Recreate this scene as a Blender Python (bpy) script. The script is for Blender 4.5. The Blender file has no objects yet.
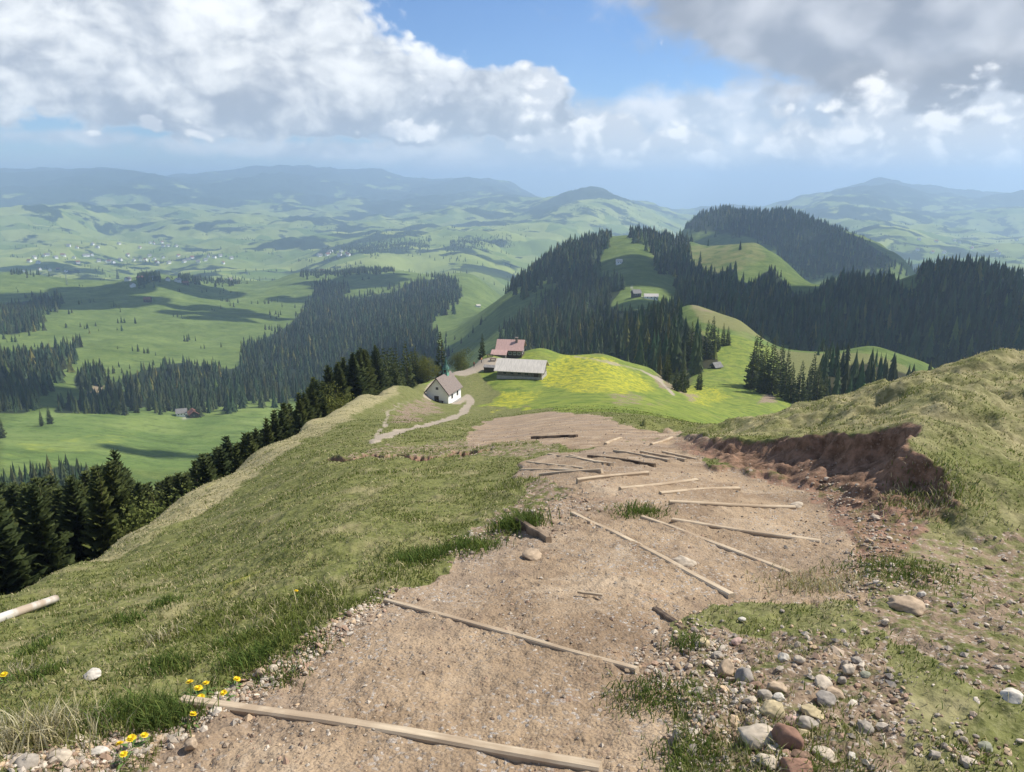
import bpy, bmesh, math, random
import numpy as np
from mathutils import Vector, Matrix
random.seed(7); rng = np.random.default_rng(7)
R = math.radians
sc = bpy.context.scene
COL = sc.collection
# ------------------------------------------------------------------ camera
W_, H_, FPX = 1024.0, 772.0, 769.0
HORIZON = 182.0
PITCH = math.atan((H_/2-HORIZON)/FPX)
cp, sp = math.cos(PITCH), math.sin(PITCH)
cam = bpy.data.cameras.new("camera"); cam.sensor_width = 36.0
cam.lens = FPX/W_*36.0; cam.clip_start = 0.05; cam.clip_end = 200000.0
camo = bpy.data.objects.new("camera", cam); COL.objects.link(camo)
camo.location = (0, 0, 0); camo.rotation_euler = (math.pi/2-PITCH, 0, 0)
sc.camera = camo
# ------------------------------------------------------------------ colour, sun
sc.view_settings.view_transform = 'Standard'; sc.view_settings.look = 'None'
sc.view_settings.gamma = 1.0; sc.view_settings.use_curve_mapping = False
sc.view_settings.exposure = 0.52
SUN_AZ, SUN_EL = R(72.0), R(50.0)           # to the right of the view, a little ahead
SUNDIR = Vector((math.sin(SUN_AZ)*math.cos(SUN_EL), math.cos(SUN_AZ)*math.cos(SUN_EL), math.sin(SUN_EL)))
sl = bpy.data.lights.new("sun", 'SUN'); sl.energy = 4.6; sl.angle = R(0.5); sl.color = (1.0, 0.94, 0.84)
so = bpy.data.objects.new("sun", sl); COL.objects.link(so)
so.rotation_euler = SUNDIR.to_track_quat('Z', 'Y').to_euler()
HAZE_D = 1.3e-4                            # haze density per metre
cy = sc.cycles
cy.max_bounces = 6; cy.diffuse_bounces = 3; cy.glossy_bounces = 2; cy.transmission_bounces = 4
cy.volume_bounces = 1; cy.transparent_max_bounces = 8; cy.sample_clamp_indirect = 6.0
cy.use_denoising = True
# ------------------------------------------------------------------ node helper
class NT:
    def __init__(s, tree): s.t = tree; s.t.nodes.clear()
    def n(s, typ, **kw):
        nd = s.t.nodes.new(typ)
        for k, v in kw.items(): setattr(nd, k, v)
        return nd
    def put(s, sock, v):
        if isinstance(v, bpy.types.NodeSocket): s.t.links.new(v, sock)
        elif v is not None:
            if isinstance(v, (tuple, list)) and sock.type == 'RGBA' and len(v) == 3: v = (*v, 1)
            sock.default_value = v
    def m(s, op, a, b=None, c=None, clamp=False):
        nd = s.n('ShaderNodeMath', operation=op, use_clamp=clamp)
        s.put(nd.inputs[0], a)
        if b is not None: s.put(nd.inputs[1], b)
        if c is not None: s.put(nd.inputs[2], c)
        return nd.outputs[0]
    def vm(s, op, a, b=None, scale=None):
        nd = s.n('ShaderNodeVectorMath', operation=op)
        s.put(nd.inputs[0], a)
        if b is not None: s.put(nd.inputs[1], b)
        if scale is not None: s.put(nd.inputs['Scale'], scale)
        return nd.outputs[0]
    def mix(s, f, a, b):
        nd = s.n('ShaderNodeMix', data_type='RGBA')
        s.put(nd.inputs[0], f); s.put(nd.inputs[6], a); s.put(nd.inputs[7], b)
        return nd.outputs[2]
    def mul(s, a, b):
        nd = s.n('ShaderNodeMix', data_type='RGBA', blend_type='MULTIPLY')
        s.put(nd.inputs[0], 1.0); s.put(nd.inputs[6], a); s.put(nd.inputs[7], b)
        return nd.outputs[2]
    def noise(s, vec, scale, detail=3.0, rough=0.5, dist=0.0, col=False):
        nd = s.n('ShaderNodeTexNoise')
        s.put(nd.inputs['Vector'], vec); s.put(nd.inputs['Scale'], scale)
        nd.inputs['Detail'].default_value = detail; nd.inputs['Roughness'].default_value = rough
        nd.inputs['Distortion'].default_value = dist
        return nd.outputs[1 if col else 0]
    def vor(s, vec, scale, feature='F1', out='Distance', rand=1.0):
        nd = s.n('ShaderNodeTexVoronoi', feature=feature)
        s.put(nd.inputs['Vector'], vec); s.put(nd.inputs['Scale'], scale)
        nd.inputs['Randomness'].default_value = rand
        return nd.outputs[out]
    def ss(s, x, lo, hi):
        nd = s.n('ShaderNodeMapRange', interpolation_type='SMOOTHSTEP')
        s.put(nd.inputs[0], x); s.put(nd.inputs[1], lo); s.put(nd.inputs[2], hi)
        return nd.outputs[0]
    def lin(s, x, lo, hi, a, b):
        nd = s.n('ShaderNodeMapRange')
        for i, v in enumerate((x, lo, hi, a, b)): s.put(nd.inputs[i], v)
        return nd.outputs[0]
    def attr(s, name):
        nd = s.n('ShaderNodeAttribute', attribute_name=name)
        return nd
    def sep(s, v):
        nd = s.n('ShaderNodeSeparateXYZ'); s.put(nd.inputs[0], v); return nd.outputs
    def comb(s, x, y, z):
        nd = s.n('ShaderNodeCombineXYZ')
        for i, v in enumerate((x, y, z)): s.put(nd.inputs[i], v)
        return nd.outputs[0]
# ------------------------------------------------------------------ world: Nishita sky with procedural clouds
world = bpy.data.worlds.new("World"); sc.world = world; world.use_nodes = True
w = NT(world.node_tree)
sky = w.n('ShaderNodeTexSky', sky_type='NISHITA'); sky.sun_disc = False
sky.sun_elevation = SUN_EL; sky.sun_rotation = SUN_AZ
sky.altitude = 1600; sky.air_density = 1.0; sky.dust_density = 0.6; sky.ozone_density = 1.5
gen = w.n('ShaderNodeTexCoord').outputs['Generated']
dx, dy, dz = w.sep(gen)
AZ = w.m('MULTIPLY', w.m('ARCTAN2', dx, dy), 57.2958)
EL = w.m('MULTIPLY', w.m('ARCSINE', dz), 57.2958)
q = w.comb(AZ, w.m('MULTIPLY', EL, 1.35), 0.0)                 # degrees; clouds are a little wider than tall
warp = w.noise(q, 0.16, 3.0, 0.55, col=True)
qw = w.vm('ADD', q, w.vm('SCALE', w.vm('SUBTRACT', warp, (0.5, 0.5, 0.5)), scale=3.2))
n_big = w.noise(qw, 0.10, 7.0, 0.55)
n_mid = w.noise(qw, 0.38, 7.0, 0.56)
qs = w.vm('ADD', qw, (0.55, 0.75, 0.0))                         # the same field a little nearer the sun
n_mid2 = w.noise(qs, 0.38, 7.0, 0.56)
n_fine = w.noise(qw, 1.1, 6.0, 0.6)
def pe(px, py):                                                # photo pixel -> direction angles of the sky
    u = (px-512)/FPX; v = (386-py)/FPX
    x, y, z = u, cp+v*sp, -sp+v*cp
    return math.degrees(math.atan2(x, y)), math.degrees(math.atan2(z, math.hypot(x, y)))
def blob(px, py, wx, wy, amp=1.0):
    a, e = pe(px, py); sa = wx*0.0745; se = wy*0.0745
    A = w.m('MULTIPLY', w.m('SUBTRACT', AZ, a), 1.0/sa); E = w.m('MULTIPLY', w.m('SUBTRACT', EL, e), 1.0/se)
    d = w.m('ADD', w.m('MULTIPLY', A, A), w.m('MULTIPLY', E, E))
    return w.m('MULTIPLY', w.m('EXPONENT', w.m('MULTIPLY', d, -1.0)), amp)
def total(items):
    t = None
    for it in items:
        b = blob(*it); t = b if t is None else w.m('ADD', t, b)
    return t
skyc = w.vm('MULTIPLY', w.vm('SCALE', sky.outputs[0], scale=0.085), (0.70, 0.88, 1.12))
CLOUD_PARTS = {}
# general cover away from the part of the sky the photograph shows
away = w.m('ADD', w.ss(w.m('ABSOLUTE', AZ), 40.0, 60.0), w.ss(EL, 12.0, 22.0), clamp=True)
# soft veil low over the right half
n_soft = w.noise(qw, 0.22, 3.0, 0.45)
def billow(scale):
    nd = w.n('ShaderNodeTexVoronoi', feature='SMOOTH_F1'); w.put(nd.inputs['Vector'], w.vm('ADD', qw, w.vm('SCALE', w.vm('SUBTRACT', w.noise(q, scale*1.6, 4, .6, col=True), (.5, .5, .5)), scale=.9/scale*.5)))
    nd.inputs['Scale'].default_value = scale; nd.inputs['Smoothness'].default_value = .6
    return w.m('SUBTRACT', .5, nd.outputs['Distance'])
b1 = billow(.42); b2 = billow(1.05)
bl = w.m('ADD', w.m('MULTIPLY', b1, .70), w.m('ADD', w.m('MULTIPLY', b2, .45), w.m('MULTIPLY', w.m('SUBTRACT', n_fine, .5), .40)))
veil = total([(720, 132, 190, 26, .85), (900, 135, 230, 52, 1.1), (820, 168, 270, 22, .85), (520, 163, 110, 12, .55), (60, 136, 90, 7, .5), (330, 150, 150, 8, .5), (720, 176, 180, 9, .75), (960, 178, 150, 10, .7), (600, 140, 110, 26, .55), (300, 150, 260, 14, .35), (1150, 120, 160, 80, .8)])
veil_m = w.ss(w.m('ADD', veil, w.m('MULTIPLY', w.m('SUBTRACT', n_mid, 0.5), .9)), 0.22, 0.72)
bank = total([(60, 0, 190, 46, 1.0), (205, 42, 115, 58, 1.15), (300, 98, 120, 34, 1.0), (430, 105, 75, 44, .95), (535, 102, 46, 38, .95), (190, 110, 60, 16, .3),
              (-200, 20, 220, 90, 1.0), (120, -70, 200, 60, 1.0), (560, 140, 60, 22, .4)])
bank_m = w.ss(w.m('ADD', bank, w.m('ADD', w.m('MULTIPLY', w.m('SUBTRACT', n_mid, 0.5), .55), w.m('MULTIPLY', bl, .55))), 0.46, 0.74)
dark = total([(790, 2, 75, 32, .9), (920, 28, 150, 44, 1.05), (1080, 40, 180, 90, 1.1), (850, -60, 260, 60, 1.1)])
dark_m = w.ss(w.m('ADD', dark, w.m('MULTIPLY', w.m('SUBTRACT', n_mid, 0.5), .9)), 0.30, 0.85)
puff = total([(150, 122, 13, 9, .75), (210, 132, 26, 7, .6), (95, 134, 12, 4, .6), (405, 132, 40, 10, .75), (440, 88, 34, 24, .6), (545, 95, 24, 28, .8), (528, 145, 30, 10, .8),
              (590, 140, 30, 18, .7), (640, 150, 34, 20, .7), (700, 142, 34, 18, .6), (735, 172, 12, 6, .8), (830, 150, 40, 22, .65), (790, 140, 26, 16, .6), (615, 125, 24, 14, .6), (655, 172, 26, 7, .7), (905, 135, 30, 18, .65), (560, 170, 30, 6, .5), (870, 168, 30, 8, .6), (880, 100, 34, 20, .6), (985, 152, 60, 20, .95),
              (940, 166, 40, 10, .7), (680, 168, 50, 10, .6), (1060, 150, 40, 25, .8), (770, 112, 40, 10, .45), (1000, 95, 30, 28, .6)])
puff_m = w.ss(w.m('ADD', w.m('MULTIPLY', puff, 1.35), bl), 0.42, 0.76)
relief = w.m('SUBTRACT', n_mid, n_mid2)                          # lit side / shaded side of the billows
fr = lambda x, k=.76: tuple(v*k for v in x)+(1,)
veil_c = w.mix(w.ss(w.m('ADD', n_soft, w.m('MULTIPLY', bl, .6)), 0.3, 0.75), fr((0.56, 0.63, 0.73)), fr((0.92, 0.94, 0.98)))
thick = w.ss(bank, 0.55, 1.35)
low = w.lin(EL, 2.0, 7.5, 1.0, 0.0)
bank_s = w.m('ADD', w.m('MULTIPLY', relief, .9), w.m('ADD', w.m('MULTIPLY', bl, .42), w.m('ADD', w.m('MULTIPLY', n_soft, 1.5), w.m('MULTIPLY', low, -.50))))
bank_c = w.mix(w.ss(bank_s, .25, 1.1), fr((0.45, 0.50, 0.58)), fr((1.06, 1.08, 1.08)))
bank_c = w.mix(w.m('MULTIPLY', w.ss(w.m('ABSOLUTE', w.m('SUBTRACT', bank_m, .45)), .5, .1), .35), bank_c, fr((1.05, 1.04, 1.03)))
dark_c = w.mix(w.ss(w.m('ADD', w.m('MULTIPLY', n_soft, 1.0), w.m('MULTIPLY', w.lin(EL, 5.5, 11, 1, 0), -.12)), 0.3, 0.75), fr((0.34, 0.37, 0.43)), fr((0.74, 0.76, 0.80)))
puff_c = w.mix(w.ss(w.m('ADD', bl, w.m('MULTIPLY', relief, 1.2)), -.1, 0.35), fr((0.72, 0.76, 0.82)), fr((1.16, 1.15, 1.13)))
c = w.mix(w.m('MULTIPLY', veil_m, 0.88), skyc, veil_c)
c = w.mix(w.m('MULTIPLY', bank_m, 0.97), c, bank_c)
c = w.mix(w.m('MULTIPLY', dark_m, 0.95), c, dark_c)
away_m = w.m('MULTIPLY', w.m('MULTIPLY', away, w.ss(n_big, 0.48, 0.62)), w.ss(EL, 0.0, 8.0))
c = w.mix(w.m('MULTIPLY', away_m, 0.9), c, (0.55, 0.58, 0.63, 1))
c = w.mix(w.m('MULTIPLY', w.ss(EL, 2.6, .0), .4), c, (0.50, 0.55, 0.62, 1))
c = w.mix(w.m('MULTIPLY', puff_m, 0.95), c, puff_c)
c = w.mix(w.ss(EL, 0.5, -2.0), c, (0.30, 0.38, 0.47, 1))
bg = w.n('ShaderNodeBackground'); w.put(bg.inputs[0], c); bg.inputs[1].default_value = 1.0
wo = w.n('ShaderNodeOutputWorld'); w.t.links.new(bg.outputs[0], wo.inputs[0])
world.cycles.sampling_method = 'MANUAL'; world.cycles.sample_map_resolution = 512

# ------------------------------------------------------------------ numpy noise
_perm = rng.permutation(4096)
_val = rng.random(4096)
def vnoise(x, y):
    xi = np.floor(x).astype(np.int64); yi = np.floor(y).astype(np.int64)
    fx = x-xi; fy = y-yi
    fx = fx*fx*fx*(fx*(fx*6-15)+10); fy = fy*fy*fy*(fy*(fy*6-15)+10)
    def h(a, b): return _val[(_perm[(a & 4095)] + b*131) & 4095]
    a = h(xi, yi); b = h(xi+1, yi); c_ = h(xi, yi+1); d = h(xi+1, yi+1)
    return (a+(b-a)*fx+(c_-a)*fy+(a-b-c_+d)*fx*fy)*2-1
def fbm(x, y, o=4, g=0.5):
    t = np.zeros(np.broadcast(x, y).shape); a = 1.0
    for k in range(o):
        t += a*vnoise(x*2**k+17.3*k, y*2**k-9.1*k); a *= g
    return t
def sst(x, a, b):
    t = np.clip((x-a)/(b-a), 0, 1); return t*t*(3-2*t)
# ------------------------------------------------------------------ terrain from surveyed points
def ray(px, py):
    u = (np.asarray(px, float)-512)/FPX; v = (386-np.asarray(py, float))/FPX
    return u, cp+v*sp, -sp+v*cp
def project(x, y, z):
    d = y*cp-z*sp; d = np.where(d < 1e-3, 1e-3, d)
    return 512+FPX*x/d, 386-FPX*(y*sp+z*cp)/d
P = []   # (az, r, z)
def V(px, py, r):
    x, y, z = ray(px, py); l = math.hypot(x, y)
    P.append((math.atan2(x, y), r, z/l*r))
def Z(px, r, z): P.append((math.atan((px-512)/FPX/cp), r, z))
# foreground (path plane and shoulders)
for px in (-250, 0, 250, 512, 770, 1024, 1280): Z(px, 1.0, -1.78)
for a in [(512,772,2.34),(512,700,2.88),(512,640,3.53),(512,600,4.13),(540,560,4.95),(600,517,6.25),(620,490,7.4),(600,470,8.6),(600,450,11.5),(640,440,14),(560,428,22),(560,412,50),
          (0,772,3.0),(0,690,4.2),(0,640,6.2),(0,602,10),(-200,700,8.5),(110,700,3.6),(110,640,4.9),(110,590,8.5),(110,546,17),(180,508,24),(250,700,3.2),(250,620,4.6),(250,560,7),(250,500,14),(250,457,36),
          (350,540,6.2),(350,480,11),(350,440,22),(350,406,95),(300,429,60),(450,500,8.2),(450,455,14),
          (770,700,2.9),(770,620,4.0),(770,560,5.3),(700,520,6.3),(700,480,8.2),(690,455,10.8),(1024,772,2.8),(900,700,3.1),(1024,660,3.8),(1024,600,5.0),(900,620,4.1),(1024,520,7.0),(1024,470,8.8),(1024,420,11.6),(1024,351,18),
          (960,420,10.7),(960,364,17),(900,420,10.6),(900,380,16),(850,395,16.5),(850,425,11.5),(800,410,17),(800,430,12.5),(760,425,16),(720,434,15),(1200,330,20),(1200,420,12)]: V(*a)
# the long slope below the near turf
for a in [(330,425,45),(350,427,36),(350,415,62),(400,432,28),(400,421,48),(400,414,78),(400,405,110),(400,385.5,155),(415,420,60),(415,408,110),(415,400,140),(415,381,186),(300,440,34),(250,464,28),(250,481,19),(200,499,26),(200,522,14),(300,462,18),(300,434,46),(110,562,12.5),(365,400,104),(320,422,64),(340,412,82),(325,424,56),(365,413,70),(380,393.5,122),(380,411,74),(390,389,138),(390,402,105),(330,414,72),(60,572,13),(60,590,10)]: V(*a)
for px in (432, 452, 485):
    for r_, py in ((28, 432), (45, 423.5), (78, 417), (110, 412.5), (140, 407.5), (172, 401.5)): V(px, py, r_)
for a in [(430,380,208),(452,386,200),(485,385,200),(430,396,174)]: V(*a)
# chapel hill
for a in [(452,369,225),(485,352,243),(540,378,205),(510,359,232),(540,346,252),(600,353,262),(650,367,270),(690,390,282),
          (560,400,130),(560,385,185),(560,365,225),(640,412,60),(640,400,140),(640,382,215),(512,402,150),(700,425,60),(700,405,200),(700,395,270),(700,380,312),(700,340,400),(690,302,540),
          (741,319,480),(808,353,470),(870,350,500),(936,368,500),(770,405,262),(755,389,310),(790,395,305),(760,350,400),(720,345,400),(680,391,290)]: V(*a)
# hidden ground behind the near edges
for a in [(-250,25,-15),(-250,80,-55),(-250,200,-110),(0,16,-9),(0,25,-15.5),(0,70,-45),(0,200,-110),(0,400,-165),(110,30,-17),(110,70,-44),(110,200,-110),(110,400,-175),(180,45,-24),(180,120,-70),(250,60,-30),(250,110,-64),(250,300,-140),
          (300,90,-40),(300,150,-80),(350,140,-56),(350,200,-98),(350,400,-180),(400,195,-64),(400,260,-100),(400,450,-195),(452,250,-82),(452,330,-130),(452,600,-190),
          (500,300,-82),(500,450,-140),(540,320,-85),(600,330,-92),(600,420,-120),(660,340,-92),
          (800,40,-13.5),(800,120,-42),(850,40,-14),(850,250,-85),(900,40,-14),(900,120,-45),(900,300,-100),(1000,40,-13),(1000,120,-48),(1000,300,-112),(1000,480,-145),(1250,40,-14),(1250,120,-50),(1250,300,-115),(1250,600,-175),
          (740,620,-135),(808,620,-165),(870,620,-170),(930,620,-172),(1000,620,-178),(690,680,-130)]: Z(*a)
# the second hill
for a in [(640,355,450),(640,330,600),(640,297,870),(640,265,1150),(640,234,1500),(600,350,600),(600,325,780),(600,295,950),(600,265,1200),(600,236,1480),(560,345,700),(560,300,1000),(560,270,1250),(560,250,1420),
          (500,340,850),(500,312,1050),(510,292,1280),(690,238,1500),(690,270,1250),(720,301,900),(720,272,1200),(725,243,1450),(760,322,800),(760,290,1050),(760,262,1250),(757,243,1400),(780,256,1330),
          (800,336,800),(800,302,1000),(810,285,1150)]: V(*a)
for a in [(500,1800,-300),(560,2000,-330),(640,2100,-330),(700,2000,-300),(760,1800,-260),(820,1600,-260)]: Z(*a)
# right forested ridge
for a in [(850,332,800),(850,303,950),(842,285,1080),(900,281,1080),(918,272,1090),(940,270,1100),(985,268,1100),(1024,284,1080),(930,352,720),(930,315,900),(1000,362,740),(1000,315,900),(1150,300,1050),(1150,350,800)]: V(*a)
for a in [(850,1600,-270),(930,1600,-330),(1024,1600,-350),(1250,1600,-360)]: Z(*a)
# hill behind it
for a in [(690,224,2500),(720,211,2600),(760,214,2600),(790,213,2500),(840,230,2350),(870,247,2250),(900,262,2100),(820,262,2100),(780,245,2250)]: V(*a)
for a in [(700,3600,-420),(760,3600,-430),(820,3500,-430),(900,3300,-430),(1024,3000,-430),(1250,3000,-430)]: Z(*a)
# the valley and the green hill on the left
for a in [(0,450,640),(0,430,760),(100,412,880),(190,416,860),(190,465,600),(100,450,640),(260,405,900),(260,440,700),(100,395,1000),(100,350,1300),(100,310,1800),(100,288,2300),(0,395,950),(0,350,1300),(0,320,1700),(0,290,2300),
          (300,380,1100),(300,342,1400),(300,302,2000),(400,340,1250),(400,303,1800),(450,345,1150),(450,318,1500),(450,300,1850),(200,330,1550),(200,300,2000),
          (0,274,2600),(150,274,2600),(300,273,2500),(400,270,2400),(470,272,2300),(-250,274,2600),(-250,350,1300),(-250,430,800)]: V(*a)
for a in [(0,3400,-400),(150,3400,-400),(300,3200,-400),(420,3000,-400),(500,2800,-400),(-250,3400,-400)]: Z(*a)
# the wide valley and the far ranges
for a in [(0,258,4700),(100,262,4500),(200,262,4500),(0,240,5600),(100,238,6000),(72,213,7000),(200,240,5800),(300,252,4600),(380,247,4000),(430,246,4000),(480,243,4200),(300,235,6000),(400,228,6500),(500,236,5200),
          (560,232,5200),(540,212,7500),(600,192,8500),(640,200,8300),(680,213,8000),(480,205,8600),(200,212,8500),(100,205,9000),(0,205,9000),(300,205,9500),(400,205,9500),(0,185,12000),(200,187,12000),(380,187,12000),
          (0,170,14500),(60,171,14500),(100,165,14500),(200,171,14500),(290,168,14500),(375,171,14500),(450,181,14000),(510,185,13500),(-250,172,14000),(-250,210,8500),(-250,245,5500),
          (960,256,4500),(1024,262,4500),(960,232,6500),(1024,235,6500),(860,238,5000),(900,215,9000),(880,181,11500),(840,191,11300),(800,199,11000),(930,194,11500),(1000,197,11500),(1060,192,11500),(1024,215,8500),(740,212,9500),(1250,200,11000),(1250,250,5000)]: V(*a)
for a in [(700,14000,-560),(760,14000,-560),(640,13000,-520),(600,13500,-500),(540,12500,-350),(-250,20000,-300),(0,20000,-300),(200,20000,-300),(400,20000,-300),(600,20000,-900),(800,20000,-900),(1024,20000,-700),(1250,20000,-500),
          (0,30000,-800),(400,30000,-900),(800,30000,-900),(1250,30000,-900),(-250,30000,-900)]: Z(*a)
P = np.array(P)
# cut bank beside the path: polyline in world xy (lip foot line), height H along it
def xy(px, py, r):
    x, y, z = ray(px, py); l = math.hypot(x, y); return (x/l*r, y/l*r)
BK = [(*xy(975,545,6.0), 0.0), (*xy(940,535,6.6), .18), (*xy(915,520,7.3), .42), (*xy(880,500,8.1), .52), (*xy(835,480,8.9), .50), (*xy(790,468,9.6), .42), (*xy(745,458,10.3), .36), (*xy(712,450,11.2), .26), (*xy(690,441,13.5), .22), (*xy(664,437,17), .0)]
def bank(x, y):
    """height added by the cut bank, and mask of its bare face"""
    best = np.full(x.shape, 1e9); sd = np.zeros(x.shape); hh = np.zeros(x.shape)
    for (x0, y0, h0), (x1, y1, h1) in zip(BK[:-1], BK[1:]):
        ex, ey = x1-x0, y1-y0; L2 = ex*ex+ey*ey
        t = np.clip(((x-x0)*ex+(y-y0)*ey)/L2, 0, 1)
        qx, qy = x-x0-t*ex, y-y0-t*ey
        d = np.hypot(qx, qy); s = np.sign(ex*qy-ey*qx)      # left of travel (far to near reversed)
        u = d < best
        best = np.where(u, d, best); sd = np.where(u, -s*d, sd); hh = np.where(u, h0+(h1-h0)*t, hh)
    near = best < 7
    wob = 0.24*fbm(x*1.5, y*1.5, 4)
    d = sd+wob*near
    H = hh*(1+0.25*fbm(x*.9+5, y*.9, 2))
    up = H*(sst(d, -0.65, 0.10)*.42+sst(d, -0.06, 0.20)*.58)*np.exp(-np.maximum(d-0.25, 0)/2.6)
    face = sst(d, -0.62, -0.35)*(1-sst(d, 0.12, 0.24))*sst(hh, .12, .35)
    return np.where(near, up, 0), np.where(near, face, 0), np.where(near, d, 99.0)
AZS = 4.5
def feat(az, lr): return az*AZS, lr
pr = P[:, 1]; bz, _, _ = bank(np.sin(P[:, 0])*pr, np.cos(P[:, 0])*pr)
qv = (P[:, 2]-bz+1.6)/pr
fx, fy = feat(P[:, 0], np.log(pr))
def U(r2): return np.where(r2 > 1e-12, 0.5*r2*np.log(np.maximum(r2, 1e-12)), 0)
n = len(P)
K = U((fx[:, None]-fx)**2+(fy[:, None]-fy)**2)+np.eye(n)*0.004
A = np.zeros((n+3, n+3)); A[:n, :n] = K; A[:n, n] = 1; A[:n, n+1] = fx; A[:n, n+2] = fy; A[n:, :n] = A[:n, n:].T
wts = np.linalg.solve(A, np.concatenate([qv, np.zeros(3)]))
def tps(az, lr):
    gx, gy = feat(az, lr); out = wts[n]+wts[n+1]*gx+wts[n+2]*gy
    for i in range(n): out = out+wts[i]*U((gx-fx[i])**2+(gy-fy[i])**2)
    return out
# polar grid: fine in front, coarse behind
AZL = R(50)
azf = np.linspace(-AZL, AZL, 940)
azb = np.concatenate([azf, np.linspace(AZL, 2*math.pi-AZL, 90)[1:]])        # last one = first one + 2 pi
lr = np.concatenate([np.linspace(math.log(0.6), math.log(1.9), 24)[:-1], np.linspace(math.log(1.9), math.log(19), 720)[:-1], np.linspace(math.log(19), math.log(3000), 560)[:-1], np.linspace(math.log(3000), math.log(30000), 260)])
rr = np.exp(lr)
# smooth part on a coarse lattice, then bilinear
caz = np.linspace(-AZL, AZL, 260); clr = np.linspace(lr[0], lr[-1], 520)
CA, CL = np.meshgrid(caz, clr, indexing='ij')
CQ = tps(CA, CL)
def coarse(az, l):
    ia = np.clip((az+AZL)/(2*AZL)*259, 0, 258.9999); il = np.clip((l-clr[0])/(clr[-1]-clr[0])*519, 0, 518.9999)
    i = ia.astype(int); j = il.astype(int); a = ia-i; b = il-j
    def cub(t): return t
    return CQ[i, j]*(1-a)*(1-b)+CQ[i+1, j]*a*(1-b)+CQ[i, j+1]*(1-a)*b+CQ[i+1, j+1]*a*b
G_AZ, G_L = np.meshgrid(azb, lr, indexing='ij'); G_R = np.exp(G_L)
back = sst(G_AZ, AZL, 2*math.pi-AZL)
Q = np.where(G_AZ <= AZL, coarse(np.minimum(G_AZ, AZL), G_L), coarse(np.full_like(G_AZ, AZL), G_L)*(1-back)+coarse(np.full_like(G_AZ, -AZL), G_L)*back)
GX = np.sin(G_AZ)*G_R; GY = np.cos(G_AZ)*G_R
GZ = -1.6+Q*G_R
b_, FACE, BD = bank(GX, GY); GZ = GZ+b_
PX, PY = project(GX, GY, GZ)
front = (GY > 0.3) & (np.abs(G_AZ) < R(49))
PX = np.where(front, PX, -9999)
# ------------------------------------------------------------------ region masks on the ground
wx = fbm(G_AZ*40, G_L*9, 4)*7; wy = fbm(G_AZ*40+50, G_L*9+20, 4)*4
def inpoly(x, y, poly):
    ins = np.zeros(x.shape, bool); k = len(poly)
    for i in range(k):
        x0, y0 = poly[i]; x1, y1 = poly[(i+1) % k]
        if y0 == y1: continue
        c_ = ((y0 > y) != (y1 > y)) & (x < (x1-x0)*(y-y0)/(y1-y0)+x0)
        ins ^= c_
    return ins
def region(poly, r0, r1, wob=1.0):
    return (inpoly(PX+wx*wob, PY+wy*wob, poly) & (G_R > r0) & (G_R < r1)).astype(float)
def lane(pts, r0, r1, wpx, wob=.3, ysc=2.0):
    best = np.full(PX.shape, 1e9); x = PX+wx*wob; y = PY+wy*wob
    for (x0, y0), (x1, y1) in zip(pts[:-1], pts[1:]):
        ex, ey = x1-x0, (y1-y0)*ysc; L2 = ex*ex+ey*ey+1e-9
        qx, qy = x-x0, (y-y0)*ysc
        t = np.clip((qx*ex+qy*ey)/L2, 0, 1)
        best = np.minimum(best, np.hypot(qx-t*ex, qy-t*ey))
    return (1-sst(best, wpx*.35, wpx*1.65))*((G_R > r0) & (G_R < r1))
def blur(a, k):
    for _ in range(k):
        b = a.copy(); b[1:-1, 1:-1] = (a[1:-1, 1:-1]*2+a[:-2, 1:-1]+a[2:, 1:-1]+a[1:-1, :-2]+a[1:-1, 2:])/6; a = b
    return a
PATH_POLY = [(120,830),(185,712),(262,676),(330,628),(392,598),(446,572),(484,545),(512,532),(548,518),(560,500),(575,490),(540,480),(512,474),(522,462),(556,452),(600,447),(640,441),(700,436),(716,446),(700,462),(740,474),(800,484),(845,512),(862,560),(868,600),(800,604),(745,600),(700,612),(668,622),(688,660),(672,720),(660,830)]
path = region(PATH_POLY, 0, 16, .8)
dirt2 = region([(466,436),(496,417),(540,408),(600,418),(642,430),(690,436),(640,440),(600,447),(540,441),(470,446)], 12, 60, .8)
soil = np.maximum.reduce([region([(540,480),(640,500),(600,520),(560,540),(500,540),(440,560),(470,530),(520,500)], 3, 12, 1.5)*.55,
        region([(640,620),(800,640),(870,640),(900,700),(920,830),(700,830),(690,700)], 0, 6, 2)*.62,
        region([(868,600),(1040,540),(1040,700),(1000,700),(900,640),(870,640)], 0, 9, 2)*.55,
        region([(880,500),(960,540),(1040,520),(1040,600),(860,640),(850,560)], 0, 9, 1.5)*.5,
        region([(150,735),(200,700),(300,650),(330,640),(300,700),(220,760),(150,830),(0,830),(30,755)], 0, 5, 1.5)*.6,
        region([(340,455),(470,440),(560,440),(560,452),(480,456),(345,462)], 8, 40, .7)*.5,
        region([(1040,400),(1000,420),(1000,440),(1040,450)], 5, 20, 1)*.3])
red = np.maximum.reduce([FACE, lane([(322,462),(350,458),(380,455),(410,458),(440,456),(470,452),(490,450)], 8, 40, 3.2, .6)*.9, lane([(500,520),(540,508),(590,500),(640,494)], 4, 12, 7, 1)*.4, region([(700,462),(760,470),(860,500),(930,530),(900,560),(862,560),(820,500)], 5, 13, 1)*.6,
        region([(640,560),(700,600),(690,640),(560,800),(480,800),(600,640)], 0, 6, 3)*.32])
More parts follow.
